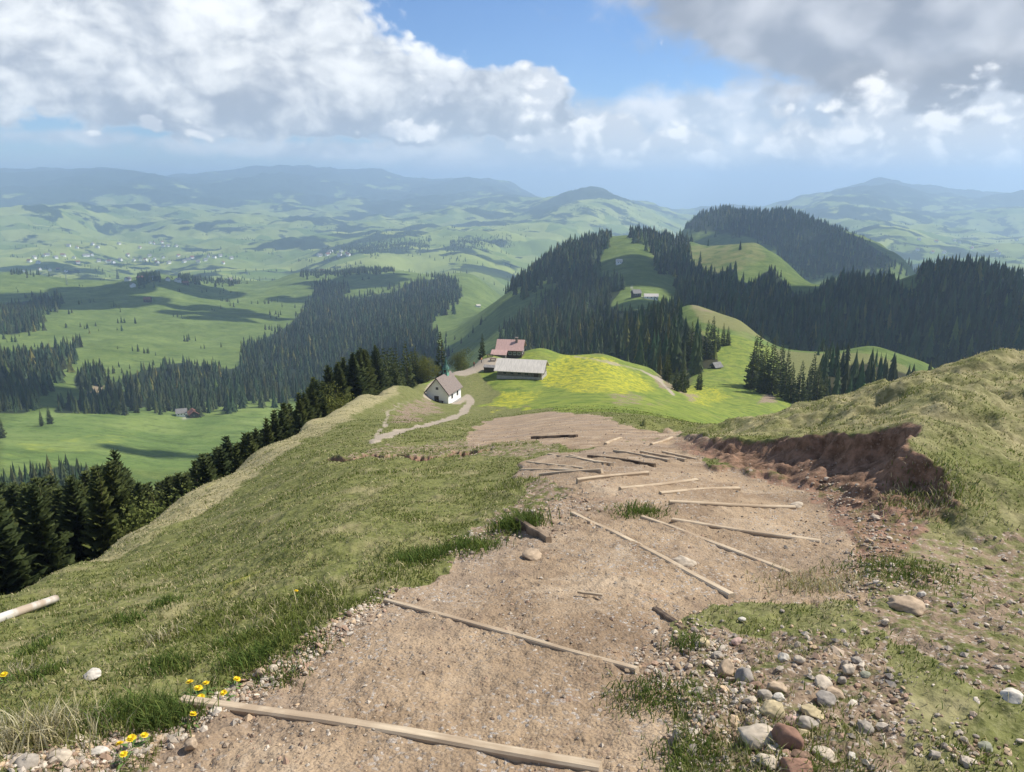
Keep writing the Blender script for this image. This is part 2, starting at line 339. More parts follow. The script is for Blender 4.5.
gravel = np.maximum.reduce([
        lane([(455,405),(468,396),(472,402),(467,411),(450,419),(430,425),(405,431),(385,436),(372,441)], 12, 260, 3.6, .12),
        lane([(372,441),(385,425),(388,412),(400,405),(412,402)], 12, 260, 2.4, .2)*.7,
        lane([(428,398),(432,385),(445,375),(458,369),(476,364),(492,360)], 120, 300, 5.0, .15)*.95,
        lane([(462,373),(478,367),(492,363)], 120, 300, 7.5, .15)*.95,
        lane([(500,362),(515,354),(530,352),(560,355)], 200, 300, 1.3, .1)*.6,
        lane([(500,370),(510,383),(520,396)], 120, 240, 1.4, .1)*.6,
        lane([(575,357),(600,361),(640,369),(662,380),(673,395)], 180, 320, 1.8, .2)*.8,
        lane([(676,372),(690,362),(704,352),(718,340)], 290, 480, 2.2, .2)*.8,
        lane([(0,438),(60,434),(110,430),(188,419)], 600, 1000, 1.6, .05, 3)*.9,
        lane([(200,418),(222,421),(250,430)], 600, 1000, 1.2, .05, 3)*.8,
        lane([(165,358),(190,346),(215,331),(250,322)], 1000, 2400, 1.0, .05, 3)*.55, lane([(128,289),(180,284),(230,280),(270,276)], 1500, 2700, .9, .05, 3)*.55, lane([(60,372),(90,350),(60,330),(90,310),(135,300)], 1000, 2600, .9, .1, 3)*.4,
        lane([(182,417.5),(194,418)], 600, 1000, 2.2, .05, 2)*.7,
        lane([(634,282),(631,286),(637,291),(645,295),(655,298)], 700, 1200, 1.3, .05, 2)*.9,
        lane([(598,262),(620,262)], 900, 1400, 1.0, .05, 2)*.6,
        lane([(350,405),(320,418),(290,432),(250,455),(215,478)], 20, 130, 1.6, .3)*.3])
bare = np.maximum.reduce([region([(605,396),(625,392),(645,398),(640,404),(618,405)], 100, 260, .5)*.5, region([(640,402),(670,398),(672,404),(650,407)], 100, 300, .5)*.4,
        region([(752,392),(765,385),(778,400),(760,410)], 200, 340, .8)*.7, region([(652,372),(672,380),(690,392),(705,405),(690,402),(660,388)], 200, 340, .8)*.6,
        region([(92,384),(110,370),(104,396),(70,402)], 900, 1500, .4)*.7, region([(648,296),(700,300),(720,318),(700,312)], 400, 700, 1)*.5,
        region([(380,405),(400,398),(395,412),(370,425)], 60, 160, 1)*.4, region([(392,410),(420,400),(445,404),(440,416),(410,425),(390,424)], 20, 180, 1)*.55, region([(425,352),(460,346),(470,352),(430,364)], 200, 330, .5)*.4])
dirt2 = blur(dirt2, 14)
path_all = np.clip(np.maximum(path, dirt2), 0, 1)
# dry straw coloured turf: the crest on the left, the shoulder on the right
dry = np.clip(np.maximum.reduce([
        (sst(G_R, 9, 16)*(1-sst(G_R, 120, 170)))*region([(-40,640),(60,590),(110,560),(200,512),(300,445),(400,395),(420,370),(330,390),(0,560)], 5, 170, .6)*.9,
        region([(700,440),(760,440),(880,440),(1040,470),(1040,340),(900,370),(780,410)], 6, 60, 1)*.62,
        region([(0,640),(330,440),(420,420),(560,450),(500,520),(300,640),(0,770)], 3, 60, 1)*.25,
        region([(640,600),(860,560),(1040,430),(1040,840),(640,840)], 0, 12, 1)*.42,
        region([(690,300),(745,316),(800,345),(790,352),(740,335),(700,325)], 350, 560, 1)*.6,
        region([(645,240),(760,238),(775,262),(720,285),(650,260)], 900, 1700, 1)*.5]), 0, 1)
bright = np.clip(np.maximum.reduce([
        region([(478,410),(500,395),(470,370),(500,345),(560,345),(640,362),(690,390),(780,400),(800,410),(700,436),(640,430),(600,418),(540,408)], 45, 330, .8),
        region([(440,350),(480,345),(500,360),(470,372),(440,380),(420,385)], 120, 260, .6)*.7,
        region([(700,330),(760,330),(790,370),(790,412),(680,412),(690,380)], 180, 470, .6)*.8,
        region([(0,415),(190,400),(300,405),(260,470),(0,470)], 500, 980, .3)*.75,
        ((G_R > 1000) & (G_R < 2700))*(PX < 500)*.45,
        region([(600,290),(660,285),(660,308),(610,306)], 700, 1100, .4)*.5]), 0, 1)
flow = np.clip(np.maximum.reduce([
        region([(480,412),(500,392),(560,392),(535,398),(530,408)], 60, 220, 1)*.62,
        region([(520,360),(570,352),(640,368),(660,390),(600,400),(540,385)], 150, 280, 1)*.66,
        region([(575,372),(600,378),(620,385),(590,384)], 150, 280, 1)*.4,
        region([(665,390),(700,385),(730,398),(700,408)], 200, 330, 1)*.6,
        region([(0,440),(150,428),(120,445),(0,465)], 500, 900, .3)*.45]), 0, 1)
forest = np.zeros_like(PX)
FOREST = {}   # filled below, polygons in photo pixels and range limits
FOREST_DEF = [
 ('far_left', [(0,346),(31,343),(55,339),(75,334),(75,346),(56,356),(55,373),(38,384),(31,394),(27,418),(0,430),(-60,430),(-60,346)], 850, 1500, 75),
 ('upper_left', [(0,300),(55,291),(60,298),(38,303),(41,319),(20,327),(0,332),(-60,332),(-60,300)], 1500, 2300, 90),
 ('clump', [(74,367),(92,355),(103,360),(103,372),(75,384)], 1000, 1500, 70),
 ('band', [(103,385),(109,375),(147,360),(178,356),(205,360),(236,363),(246,339),(274,329),(291,319),(308,302),(318,281),(342,279),(345,295),(380,290),(420,276),(455,275),(465,292),(430,305),(435,330),(445,352),(400,365),(330,385),(265,392),(180,395),(100,398),(60,405),(35,415),(60,395)], 850, 2300, 75),
 ('lower_left', [(-40,465),(0,463),(40,455),(65,449),(89,452),(92,465),(110,500),(-40,500)], 250, 620, 60),
 ('nose', [(509,276),(539,247),(575,232),(601,226),(612,227),(601,250),(598,265),(589,268),(545,271),(509,283)], 1050, 1700, 75),
 ('crest', [(625,220),(637,221),(667,220),(688,229),(691,250),(670,262),(655,247),(643,233)], 1100, 1700, 75),
 ('middle', [(500,328),(530,300),(568,272),(607,267),(622,270),(622,279),(610,290),(613,300),(655,298),(661,291),(679,293),(692,309),(708,315),(717,330),(719,340),(690,345),(664,350),(604,345),(560,345),(518,345),(500,345)], 330, 1150, 62),
 ('valley', [(676,262),(691,256),(715,268),(735,259),(738,273),(753,276),(765,262),(775,265),(800,290),(838,290),(815,338),(781,332),(747,315),(690,298),(676,285)], 640, 1400, 72),
 ('ridge', [(780,290),(815,285),(838,271),(848,266),(896,268),(904,283),(926,274),(926,256),(931,254),(938,259),(956,253),(983,254),(1003,261),(1024,268),(1070,275),(1070,372),(943,364),(869,342),(815,338),(781,332)], 620, 1180, 68),
 ('behind', [(680,224),(717,204),(741,207),(761,205),(784,205),(835,222),(855,234),(896,258),(915,261),(838,270),(815,271),(785,258),(771,237),(744,231)], 1900, 2800, 120),
 ('spur', [(822,338),(848,342),(869,340),(935,360),(940,372),(925,392),(840,392),(825,370)], 330, 600, 22),
 ('hedges', [(10,262),(130,262),(130,267),(10,268)], 2200, 2800, 110),
 ('hedges', [(137,269),(160,270),(160,278),(137,278)], 2100, 2800, 80),
 ('hedges', [(178,270),(240,273),(240,279),(178,276)], 2100, 2800, 90),
 ('hedges', [(300,268),(340,262),(395,257),(395,266),(300,271)], 2000, 2800, 90),
 ('hedges', [(320,248),(380,239),(430,238),(430,245),(320,251)], 3400, 4600, 200),
 ('hedges', [(450,239),(512,234),(512,242),(450,245)], 3400, 4800, 200)]
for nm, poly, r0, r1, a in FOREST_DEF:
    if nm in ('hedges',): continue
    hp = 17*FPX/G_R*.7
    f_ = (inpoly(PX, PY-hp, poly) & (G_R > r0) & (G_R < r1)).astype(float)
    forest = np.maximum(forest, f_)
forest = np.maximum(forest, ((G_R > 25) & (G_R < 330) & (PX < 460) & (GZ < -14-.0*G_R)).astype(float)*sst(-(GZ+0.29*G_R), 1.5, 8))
for nm_ in ('path_all', 'soil', 'red', 'gravel', 'bare', 'dry', 'bright', 'flow', 'forest'):
    globals()[nm_] = blur(globals()[nm_], 3 if nm_ in ('path_all',) else (5 if nm_ in ('gravel', 'red', 'soil') else 12))
# ------------------------------------------------------------------ relief
grass_m = np.clip(1-path_all-soil*.7-gravel, 0, 1)*(1-FACE)
near = 1-sst(G_R, 30, 60)
GZ = GZ+near*grass_m*(0.030*fbm(GX*2.2, GY*2.2, 3)+0.018*np.abs(fbm(GX*7, GY*7, 3))*sst(G_R, 1, 3)+0.06*fbm(GX*.6, GY*.6, 2)*sst(G_R, 2.5, 7))
GZ = GZ+near*(0.010*fbm(GX*5, GY*5, 4)+0.006*fbm(GX*22, GY*22, 2)*(1-sst(G_R, 6, 12)))
GZ = GZ+near*FACE*(0.035*fbm(GX*6, GY*6+GZ*9, 4)+.045*fbm(GX*2.4, GY*2.4, 3))
GZ = GZ+near*np.maximum(soil, 0)*0.025*fbm(GX*9, GY*9, 3)
# cattle terraces and hummocks on the turf slopes
hum = sst(BD, .3, 1.6)*(1-sst(G_R, 40, 70))*(BD < 50)
GZ = GZ+hum*0.17*fbm(GX*1.1+3, GY*1.1, 4)
lt = (1-sst(GX, -3, -1))*sst(G_R, 9, 16)*(1-sst(G_R, 120, 200))*grass_m
GZ = GZ+lt*(0.012*G_R**.6)*fbm((GZ*1.3+GX*.12), GX*.05+GY*.03, 3)
mid = sst(G_R, 30, 90)*(1-sst(G_R, 260, 420))
GZ = GZ+mid*(0.20*fbm(GX/22, GY/22, 3)+0.30*fbm(GX/7, GY/7, 3))*.55
farm = sst(G_R, 330, 700)
GZ = GZ+farm*np.minimum(G_R, 3000)*0.0035*fbm(GX/150, GY/150, 5)
vf = sst(G_R, 3300, 5000)
ridged = 1-np.abs(fbm(GX/2100+3, GY/2100, 5))
GZ = GZ+vf*(150*(ridged-.62)*sst(G_R, 4200, 7500)+45*fbm(GX/600, GY/600, 5))*(1-.3*sst(G_R, 12000, 14000))
mound = np.exp(-(((GX-xy(395,420,100)[0]-4)/12)**2+((GY-xy(395,420,100)[1]-35)/22)**2))
GZ = GZ+mound*.7
cracks = lane([(322,462),(350,458),(380,455),(410,458),(440,456),(470,452),(490,450)], 8, 40, 2.2, .6)
GZ = GZ-cracks*.22
def ground_z(x, y):
    x = np.asarray(x, float); y = np.asarray(y, float)
    az = np.arctan2(x, y); az = np.where(az < -AZL, az+2*math.pi, az); l = np.log(np.maximum(np.hypot(x, y), .61))
    i = np.clip(np.searchsorted(azb, az)-1, 0, len(azb)-2); j = np.clip(np.searchsorted(lr, l)-1, 0, len(lr)-2)
    a = np.clip((az-azb[i])/(azb[i+1]-azb[i]), 0, 1); b = np.clip((l-lr[j])/(lr[j+1]-lr[j]), 0, 1)
    return i, j, a, b
def lookup(F, x, y):
    i, j, a, b = ground_z(x, y)
    return F[i, j]*(1-a)*(1-b)+F[i+1, j]*a*(1-b)+F[i, j+1]*(1-a)*b+F[i+1, j+1]*a*b
def gz(x, y): return lookup(GZ, x, y)
def hit(px, py, r0=1.2, r1=30000, n_=6000):
    """first ground point seen at a photo pixel"""
    x, y, z = [float(t) for t in ray(px, py)]; l = math.hypot(x, y)
    rs = np.exp(np.linspace(math.log(r0), math.log(r1), n_))
    g = gz(x/l*rs, y/l*rs); below = z/l*rs < g
    k = int(np.argmax(below)) if below.any() else n_-1
    r = rs[k]; return Vector((x/l*r, y/l*r, float(g[k])))
STEPS = [((183,709),(600,776),.062,'nearest pale timber step crossing the bottom of the picture'), ((385,606),(637,674),.042,'second nearest pale timber step, half buried across the wide gravel trail'),
 ((572,517),(732,599),.062,'long straight pale timber step running diagonally, the longest at mid trail'), ((642,519),(792,575),.060,'pale timber step just right of the long diagonal one'),
 ((672,521),(820,544),.060,'pale timber step third in the fan right of the long diagonal one'), ((669,505),(795,511),.060,'nearly level timber step pointing at the pale stone by the cut bank'),
 ((660,496),(739,492),.058,'short faint timber step above the level one in the bend'), ((620,491),(697,481),.060,'timber step rising to the right above the dirt island in the bend'),
 ((577,484),(648,475),.060,'timber step at the left of the bend below the fan of short steps'), ((540,477),(602,473),.062,'lowest short timber step of the left fan'),
 ((521,471),(591,472),.062,'level short timber step at the left tip of the fan'), ((528,463),(584,469),.055,'thin timber step above the level one in the left fan'),
 ((549,455),(605,465),.055,'fourth timber step up in the left fan'), ((570,456),(612,466),.055,'fifth timber step up in the left fan'),
 ((614,452),(669,463),.055,'timber step in the middle of the upper fan'), ((641,453),(686,462),.055,'timber step right of the middle one in the upper fan'),
 ((663,453),(697,460),.055,'rightmost timber step of the upper fan under the grassy bank'), ((605,445),(621,438.6),.07,'short upright looking timber step at the top of the trail, left one'),
 ((651,445.5),(672,439),.07,'short timber step at the top of the trail, right one')]
# every step holds back the earth above it: treads level with the timber, a drop below it
STEP3 = []
for (x0, y0), (x1, y1), w_, lab in STEPS: STEP3.append((hit(x0, y0), hit(x1, y1)))
jn = int(np.searchsorted(rr, 24)); gx_, gy_ = GX[:940, :jn], GY[:940, :jn]; dz_ = np.zeros_like(gx_)
for k_, (p0, p1) in enumerate(STEP3):
    ex, ey = p1.x-p0.x, p1.y-p0.y; L_ = math.hypot(ex, ey); ex /= L_; ey /= L_; nx, ny = -ey, ex
    if nx*(p0.x+p1.x)+ny*(p0.y+p1.y) < 0: nx, ny = -nx, -ny
    u = (gx_-p0.x)*ex+(gy_-p0.y)*ey; s_ = (gx_-p0.x)*nx+(gy_-p0.y)*ny
    fall = sst(u, -.10, .12)*(1-sst(u, L_-.12, L_+.10)); am = .030 if k_ < 8 else .016; wd_ = .40 if k_ < 8 else .22
    dz_ += fall*np.where(s_ < 0, am*np.exp(np.minimum(s_, 0)/wd_), -am*np.exp(-np.maximum(s_, 0)/wd_))
GZ[:940, :jn] += dz_
# ------------------------------------------------------------------ mesh / object helpers
def tag(o, label=None, cat=None, group=None, kind=None):
    if label: o['label'] = label
    if cat: o['category'] = cat
    if group: o['group'] = group
    if kind: o['kind'] = kind
    return o
def link(name, me, mat=None, parent=None):
    o = bpy.data.objects.new(name, me); COL.objects.link(o)
    if mat is not None and me is not None and not me.materials: me.materials.append(mat)
    if parent is not None: o.parent = parent
    return o
def empty(name, loc, rz=0.0, s=1.0):
    o = bpy.data.objects.new(name, None); COL.objects.link(o)
    o.location = loc; o.rotation_euler = (0, 0, rz); o.scale = (s, s, s); o.empty_display_size = .5
    return o
def np_mesh(name, verts, faces, smooth=True):
    """faces: (n,3) or (n,4) int array"""
    me = bpy.data.meshes.new(name)
    verts = np.ascontiguousarray(verts, np.float32); faces = np.ascontiguousarray(faces, np.int32)
    k = faces.shape[1]
    me.vertices.add(len(verts)); me.vertices.foreach_set('co', verts.ravel())
    me.loops.add(faces.size); me.loops.foreach_set('vertex_index', faces.ravel())
    me.polygons.add(len(faces)); me.polygons.foreach_set('loop_start', np.arange(0, faces.size, k, dtype=np.int32))
    me.polygons.foreach_set('loop_total', np.full(len(faces), k, np.int32))
    me.polygons.foreach_set('use_smooth', np.full(len(faces), smooth, bool))
    me.update(calc_edges=True)
    return me
def vattr(me, name, arr):
    a = me.attributes.new(name, 'FLOAT_COLOR', 'POINT')
    arr = np.asarray(arr, np.float32)
    if arr.shape[1] == 3: arr = np.concatenate([arr, np.ones((len(arr), 1), np.float32)], 1)
    a.data.foreach_set('color', np.ascontiguousarray(arr).ravel())
def new_mat(name):
    m = bpy.data.materials.new(name); m.use_nodes = True
    return m, NT(m.node_tree)
def finish(m, s, colr, rough=.9, bump=None, bstr=.3, bdist=.02, spec=.2, metallic=0.0, trans=None):
    p = s.n('ShaderNodeBsdfPrincipled')
    s.put(p.inputs['Base Color'], colr); s.put(p.inputs['Roughness'], rough)
    p.inputs['Specular IOR Level'].default_value = spec; p.inputs['Metallic'].default_value = metallic
    if bump is not None:
        b = s.n('ShaderNodeBump'); b.inputs['Strength'].default_value = bstr; b.inputs['Distance'].default_value = bdist
        s.put(b.inputs['Height'], bump); s.t.links.new(b.outputs[0], p.inputs['Normal'])
    out = s.n('ShaderNodeOutputMaterial'); s.t.links.new(p.outputs[0], out.inputs[0])
    m.use_backface_culling = False
    return m
def simple(name, colr, rough=.8, var=.25, scale=3.0, bstr=.2, bdist=.01, metallic=0.0, spec=.3, aniso=None):
    m, s = new_mat(name)
    v = s.n('ShaderNodeTexCoord').outputs['Object']
    if aniso: v = s.vm('MULTIPLY', v, aniso)
    n1 = s.noise(v, scale, 5, .6)
    cc = s.mix(s.ss(n1, .3, .7), tuple(x*(1-var) for x in colr), tuple(min(1, x*(1+var)) for x in colr))
    return finish(m, s, cc, rough, n1, bstr, bdist, spec, metallic)

# ------------------------------------------------------------------ ground materials
def ground_material(name, nearby):
    m, s = new_mat(name)
    pos = s.n('ShaderNodeNewGeometry').outputs['Position']
    a1 = s.attr('mask_a'); a2 = s.attr('mask_b')
    pa, dr, br = s.sep(a1.outputs['Vector']); fo = a1.outputs['Alpha']
    rd, fl, gr = s.sep(a2.outputs['Vector']); so_ = a2.outputs['Alpha']
    cdd = s.n('ShaderNodeVectorMath', operation='LENGTH'); s.put(cdd.inputs[0], pos); DD = cdd.outputs['Value']
    def edge(mk, nz, w_=.5, lo=.38, hi=.62):
        return s.ss(s.m('ADD', mk, s.m('MULTIPLY', s.m('SUBTRACT', nz, .5), w_)), lo, hi)
    if nearby:
        nA = s.noise(pos, 1.3, 6, .62); nB = s.noise(pos, 9.0, 6, .65); nC = s.noise(pos, 45.0, 4, .65); nD = s.noise(pos, .12, 5, .6); nM = s.noise(pos, .55, 7, .72)
        far_ = s.ss(DD, 14.0, 45.0); nZ = s.m('ADD', s.m('MULTIPLY', nB, s.m('SUBTRACT', 1.0, far_)), s.m('MULTIPLY', nM, far_))
        # turf
        g = s.mix(s.ss(nB, .35, .66), (.078, .090, .024), (.160, .168, .052))
        g = s.mix(s.ss(nC, .42, .70), g, (.20, .20, .085))
        g = s.mix(s.m('MULTIPLY', s.ss(nA, .50, .70), .55), g, (.27, .235, .125))
        straw = s.mix(s.ss(nB, .3, .7), (.20, .175, .085), (.40, .35, .20))
        g = s.mix(s.ss(s.m('ADD', dr, s.m('MULTIPLY', s.m('SUBTRACT', nA, .5), 1.5)), .25, 1.05), g, straw)
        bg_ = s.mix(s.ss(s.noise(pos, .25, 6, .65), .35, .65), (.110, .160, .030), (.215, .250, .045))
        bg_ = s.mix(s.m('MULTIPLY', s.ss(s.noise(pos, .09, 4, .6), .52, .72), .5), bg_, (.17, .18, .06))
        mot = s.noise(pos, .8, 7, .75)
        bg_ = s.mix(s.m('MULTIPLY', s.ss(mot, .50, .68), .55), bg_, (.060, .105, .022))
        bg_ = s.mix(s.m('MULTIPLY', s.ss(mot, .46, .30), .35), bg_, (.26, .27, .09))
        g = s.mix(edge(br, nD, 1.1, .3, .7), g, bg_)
        g = s.mix(s.m('MULTIPLY', s.ss(nM, .52, .66), s.m('MULTIPLY', far_, .55)), g, (.050, .060, .020))
        fnz = s.noise(s.vm('MULTIPLY', pos, (1.0, .45, 1.0)), .8, 8, .78)
        g = s.mix(s.m('MULTIPLY', s.ss(s.m('ADD', fl, s.m('MULTIPLY', s.m('SUBTRACT', fnz, .5), 3.0)), .38, .95), .85), g, (.42, .39, .035))
        # bare soil between the tufts
        e = s.noise(pos, 3.5, 6, .7)
        soilc = s.mix(s.ss(nB, .3, .7), (.14, .10, .065), (.29, .215, .15))
        g = s.mix(s.m('MULTIPLY', s.ss(e, .63, .74), .6), g, soilc)
        # trodden path: fine crushed stone in ochre clay
        v1 = s.vor(pos, 62.0, out='Color'); v1d = s.vor(pos, 62.0)
        v2 = s.vor(pos, 170.0, out='Color')
        peb = s.sep(v1)[0]; peb2 = s.sep(v2)[1]
        pc = s.mix(s.ss(nA, .3, .72), (.205, .142, .088), (.395, .290, .185))
        pc = s.mix(s.m('MULTIPLY', s.ss(s.noise(pos, .55, 5, .6), .45, .7), .55), pc, (.245, .200, .165))
        pc = s.mix(s.m('MULTIPLY', s.ss(nC, .35, .75), .30), pc, (.44, .345, .245))
        big = s.noise(pos, .9, 5, .6, .8)
        pc = s.mix(s.m('MULTIPLY', s.ss(nM, .5, .66), s.m('MULTIPLY', far_, .55)), pc, (.215, .165, .12))
        pc = s.mix(s.m('MULTIPLY', s.ss(big, .52, .66), .55), pc, (.165, .118, .085))
        pc = s.mix(s.m('MULTIPLY', s.ss(big, .44, .32), .5), pc, (.47, .375, .265))
        pc = s.mix(s.m('MULTIPLY', s.ss(peb, .86, .92), s.ss(s.noise(pos, 1.7, 4, .6), .38, .62)), pc, s.mix(peb2, (.22, .19, .165), (.60, .55, .48)))
        pc = s.mix(s.m('MULTIPLY', s.ss(peb2, .78, .84), .6), pc, (.17, .13, .10))
        redc = s.mix(s.ss(nB, .3, .68), (.115, .066, .044), (.30, .180, .125))
        redc = s.mix(s.ss(peb, .88, .93), redc, (.25, .17, .125))
        redc = s.mix(s.m('MULTIPLY', s.ss(s.noise(pos, 4.0, 6, .75), .5, .64), .4), redc, (.055, .032, .022))
        grc = s.mix(s.ss(nB, .3, .7), (.25, .21, .16), (.39, .33, .255))
        c_ = s.mix(edge(so_, nZ, 1.6, .42, .62), g, s.mix(s.ss(peb, .86, .92), soilc, (.40, .34, .28)))
        pz = s.m('ADD', s.m('MULTIPLY', nZ, .7), s.m('MULTIPLY', nA, .5))
        c_ = s.mix(edge(pa, pz, 1.3, .36, .60), c_, pc)
        c_ = s.mix(edge(gr, nZ, .9, .32, .62), c_, grc)
        c_ = s.mix(s.m('MULTIPLY', edge(rd, nZ, .9, .32, .7), .92), c_, redc)
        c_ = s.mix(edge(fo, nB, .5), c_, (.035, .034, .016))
        bmp = s.m('ADD', s.m('ADD', s.m('MULTIPLY', nC, .5), s.m('MULTIPLY', nB, .9)), s.m('MULTIPLY', s.m('SUBTRACT', .5, v1d), s.m('MULTIPLY', s.m('MAXIMUM', pa, so_), .30)))
        bmp = s.m('ADD', bmp, s.m('MULTIPLY', s.m('MULTIPLY', nM, far_), 9.0))
        return finish(m, s, c_, .95, bmp, .75, .025, .12)
    nD = s.noise(pos, .012, 6, .6); nE = s.noise(pos, .05, 6, .65); nF = s.noise(pos, .0011, 7, .58, 1.0); nG = s.noise(pos, .004, 6, .62, .6)
    X, Y, Zz = s.sep(pos)
    dist = s.vm('LENGTH', pos); 
    ln = s.n('ShaderNodeVectorMath', operation='LENGTH'); s.put(ln.inputs[0], pos); D = ln.outputs['Value']
    stp = s.noise(s.vm('MULTIPLY', pos, (.6, 1.6, 1)), .035, 7, .7)
    pasture = s.mix(s.ss(nE, .3, .7), (.075, .115, .026), (.130, .170, .042))
    brt = s.mix(s.ss(nD, .36, .64), (.110, .170, .042), (.175, .230, .062))
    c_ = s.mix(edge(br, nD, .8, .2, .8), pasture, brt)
    c_ = s.mix(s.m('MULTIPLY', s.ss(stp, .50, .66), .6), c_, (.055, .085, .022))
    c_ = s.mix(s.m('MULTIPLY', s.ss(stp, .46, .34), .35), c_, (.21, .25, .085))
    fin = s.noise(pos, .11, 8, .78); c_ = s.mix(s.m('MULTIPLY', s.ss(fin, .50, .64), .55), c_, (.050, .080, .022))
    c_ = s.mix(s.m('MULTIPLY', s.ss(fin, .44, .34), .35), c_, (.23, .24, .10))
    c_ = s.mix(s.m('MULTIPLY', edge(dr, nE, .8), .8), c_, (.19, .18, .075))
    c_ = s.mix(s.m('MULTIPLY', s.ss(s.m('ADD', fl, s.m('MULTIPLY', s.m('SUBTRACT', nE, .5), 2.0)), .35, 1.0), .8), c_, (.30, .33, .05))
    c_ = s.mix(edge(gr, nE, .3, .3, .6), c_, (.40, .37, .31))
    c_ = s.mix(edge(rd, nE, .6), c_, (.24, .19, .12))
    # distant farmland: fields, and woods too far off to be single trees
    fld = s.sep(s.vor(s.vm('MULTIPLY', pos, (1.0, 1.0, 0.2)), .0045, out='Color'))[0]
    farc = s.mix(fld, (.110, .165, .040), (.26, .30, .085))
    farc = s.mix(s.m('MULTIPLY', s.ss(nG, .5, .7), .5), farc, (.25, .27, .13))
    up = s.m('ADD', s.m('MULTIPLY', s.ss(D, 6500.0, 10500.0), .10), s.m('MULTIPLY', s.ss(Zz, -260.0, -40.0), .10))
    wood = s.m('MAXIMUM', s.ss(s.m('ADD', s.m('ADD', nF, up), s.m('MULTIPLY', nG, .55)), .80, .84), s.ss(s.m('ADD', nG, s.m('MULTIPLY', nD, .3)), .755, .775))
    farc = s.mix(wood, farc, (.020, .036, .018))
    c_ = s.mix(s.ss(D, 2900.0, 3600.0), c_, farc)
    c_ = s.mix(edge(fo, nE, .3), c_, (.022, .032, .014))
    return finish(m, s, c_, .95, s.m('ADD', nE, s.m('MULTIPLY', fin, .5)), .5, 4.0, .1)
MG_NEAR = ground_material('turf_and_gravel', True); MG_FAR = ground_material('pasture_and_woods', False)
# ------------------------------------------------------------------ ground sheet, split along the trail edge and into near / far
NA, NR = GX.shape
VX = np.stack([GX, GY, GZ], -1).reshape(-1, 3)
mask_a = np.stack([path_all, dry, bright, forest], -1).reshape(-1, 4)
mask_b = np.stack([np.maximum(red, 0), flow, gravel, np.maximum(soil, bare)], -1).reshape(-1, 4)
mask_b_far = mask_b.copy(); mask_b_far[:, 0] = bare.reshape(-1)
iz = np.arange(NA-1)[:, None]*NR+np.arange(NR-1)[None, :]
quads = np.stack([iz, iz+NR, iz+NR+1, iz+1], -1).reshape(-1, 4)
cr = np.broadcast_to(rr[:-1][None, :], (NA-1, NR-1)).reshape(-1)
cpth = np.maximum(path_all, gravel*(G_R < 300))[:-1, :-1].reshape(-1) > .5
def sheet(name, sel, mat, mb, close=False):
    f = quads[sel]; u, inv = np.unique(f, return_inverse=True); f2 = inv.reshape(f.shape)
    me = np_mesh(name, VX[u], f2[:, ::-1]); vattr(me, 'mask_a', mask_a[u]); vattr(me, 'mask_b', mb[u])
    return tag(link(name, me, mat), kind='structure')
R_SPLIT = 420.0
sheet('ground', (cr < R_SPLIT) & ~cpth, MG_NEAR, mask_b)
sheet('path', (cr < R_SPLIT) & cpth, MG_NEAR, mask_b)
sheet('hills', (cr >= R_SPLIT), MG_FAR, mask_b_far)
capv = [(0, 0, float(GZ[:, 0].mean()))]+[tuple(VX[i*NR]) for i in range(NA)]
capf = np.array([(0, i+2, i+1) for i in range(NA-1)])
me = np_mesh('underfoot_ground', np.array(capv), capf[:, ::-1]); vattr(me, 'mask_a', np.full((len(capv), 4), [1, 0, 0, 0.])); vattr(me, 'mask_b', np.zeros((len(capv), 4)))
tag(link('ground', me, MG_NEAR), kind='structure')

# ------------------------------------------------------------------ haze in the air
hz = bpy.data.meshes.new('haze'); bm = bmesh.new(); bmesh.ops.create_cube(bm, size=1.0); bm.to_mesh(hz); bm.free()
HTOP = float(GZ.max())+6; print('HTOP', HTOP, float(GZ.min())); HBOT = float(GZ.min())-20
ho = link('haze', hz); ho.scale = (66000, 66000, HTOP-HBOT); ho.location = (0, 0, (HTOP+HBOT)/2)
hm, s = new_mat('haze_air')
pv = s.n('ShaderNodeVolumePrincipled'); pv.inputs['Color'].default_value = (.55, .74, 1.0, 1)
pv.inputs['Density'].default_value = HAZE_D; pv.inputs['Anisotropy'].default_value = 0.25
s.t.links.new(pv.outputs[0], s.n('ShaderNodeOutputMaterial').inputs['Volume'])
hz.materials.append(hm); tag(ho, 'pale blue haze filling the valleys', kind='stuff')
hm.volume_intersection_method = 'FAST' if hasattr(hm, 'volume_intersection_method') else None
# ------------------------------------------------------------------ materials
def foliage(name, c0, c1, rnd=True):
    m, s = new_mat(name)
    pos = s.n('ShaderNodeNewGeometry').outputs['Position']
    nz = s.noise(pos, .9, 4, .6); base = s.mix(s.ss(nz, .3, .7), c0, c1)
    if rnd:
        r_ = s.n('ShaderNodeObjectInfo').outputs['Random']
        base = s.mul(base, s.comb(s.lin(r_, 0, 1, .8, 1.25), s.lin(r_, 0, 1, .85, 1.15), .95))
    p = s.n('ShaderNodeBsdfPrincipled'); s.put(p.inputs['Base Color'], base); p.inputs['Roughness'].default_value = .75
    p.inputs['Specular IOR Level'].default_value = .15
    t = s.n('ShaderNodeBsdfTranslucent'); s.put(t.inputs[0], base)
    mx = s.n('ShaderNodeMixShader'); mx.inputs[0].default_value = .18
    s.t.links.new(p.outputs[0], mx.inputs[1]); s.t.links.new(t.outputs[0], mx.inputs[2])
    s.t.links.new(mx.outputs[0], s.n('ShaderNodeOutputMaterial').inputs[0])
    return m
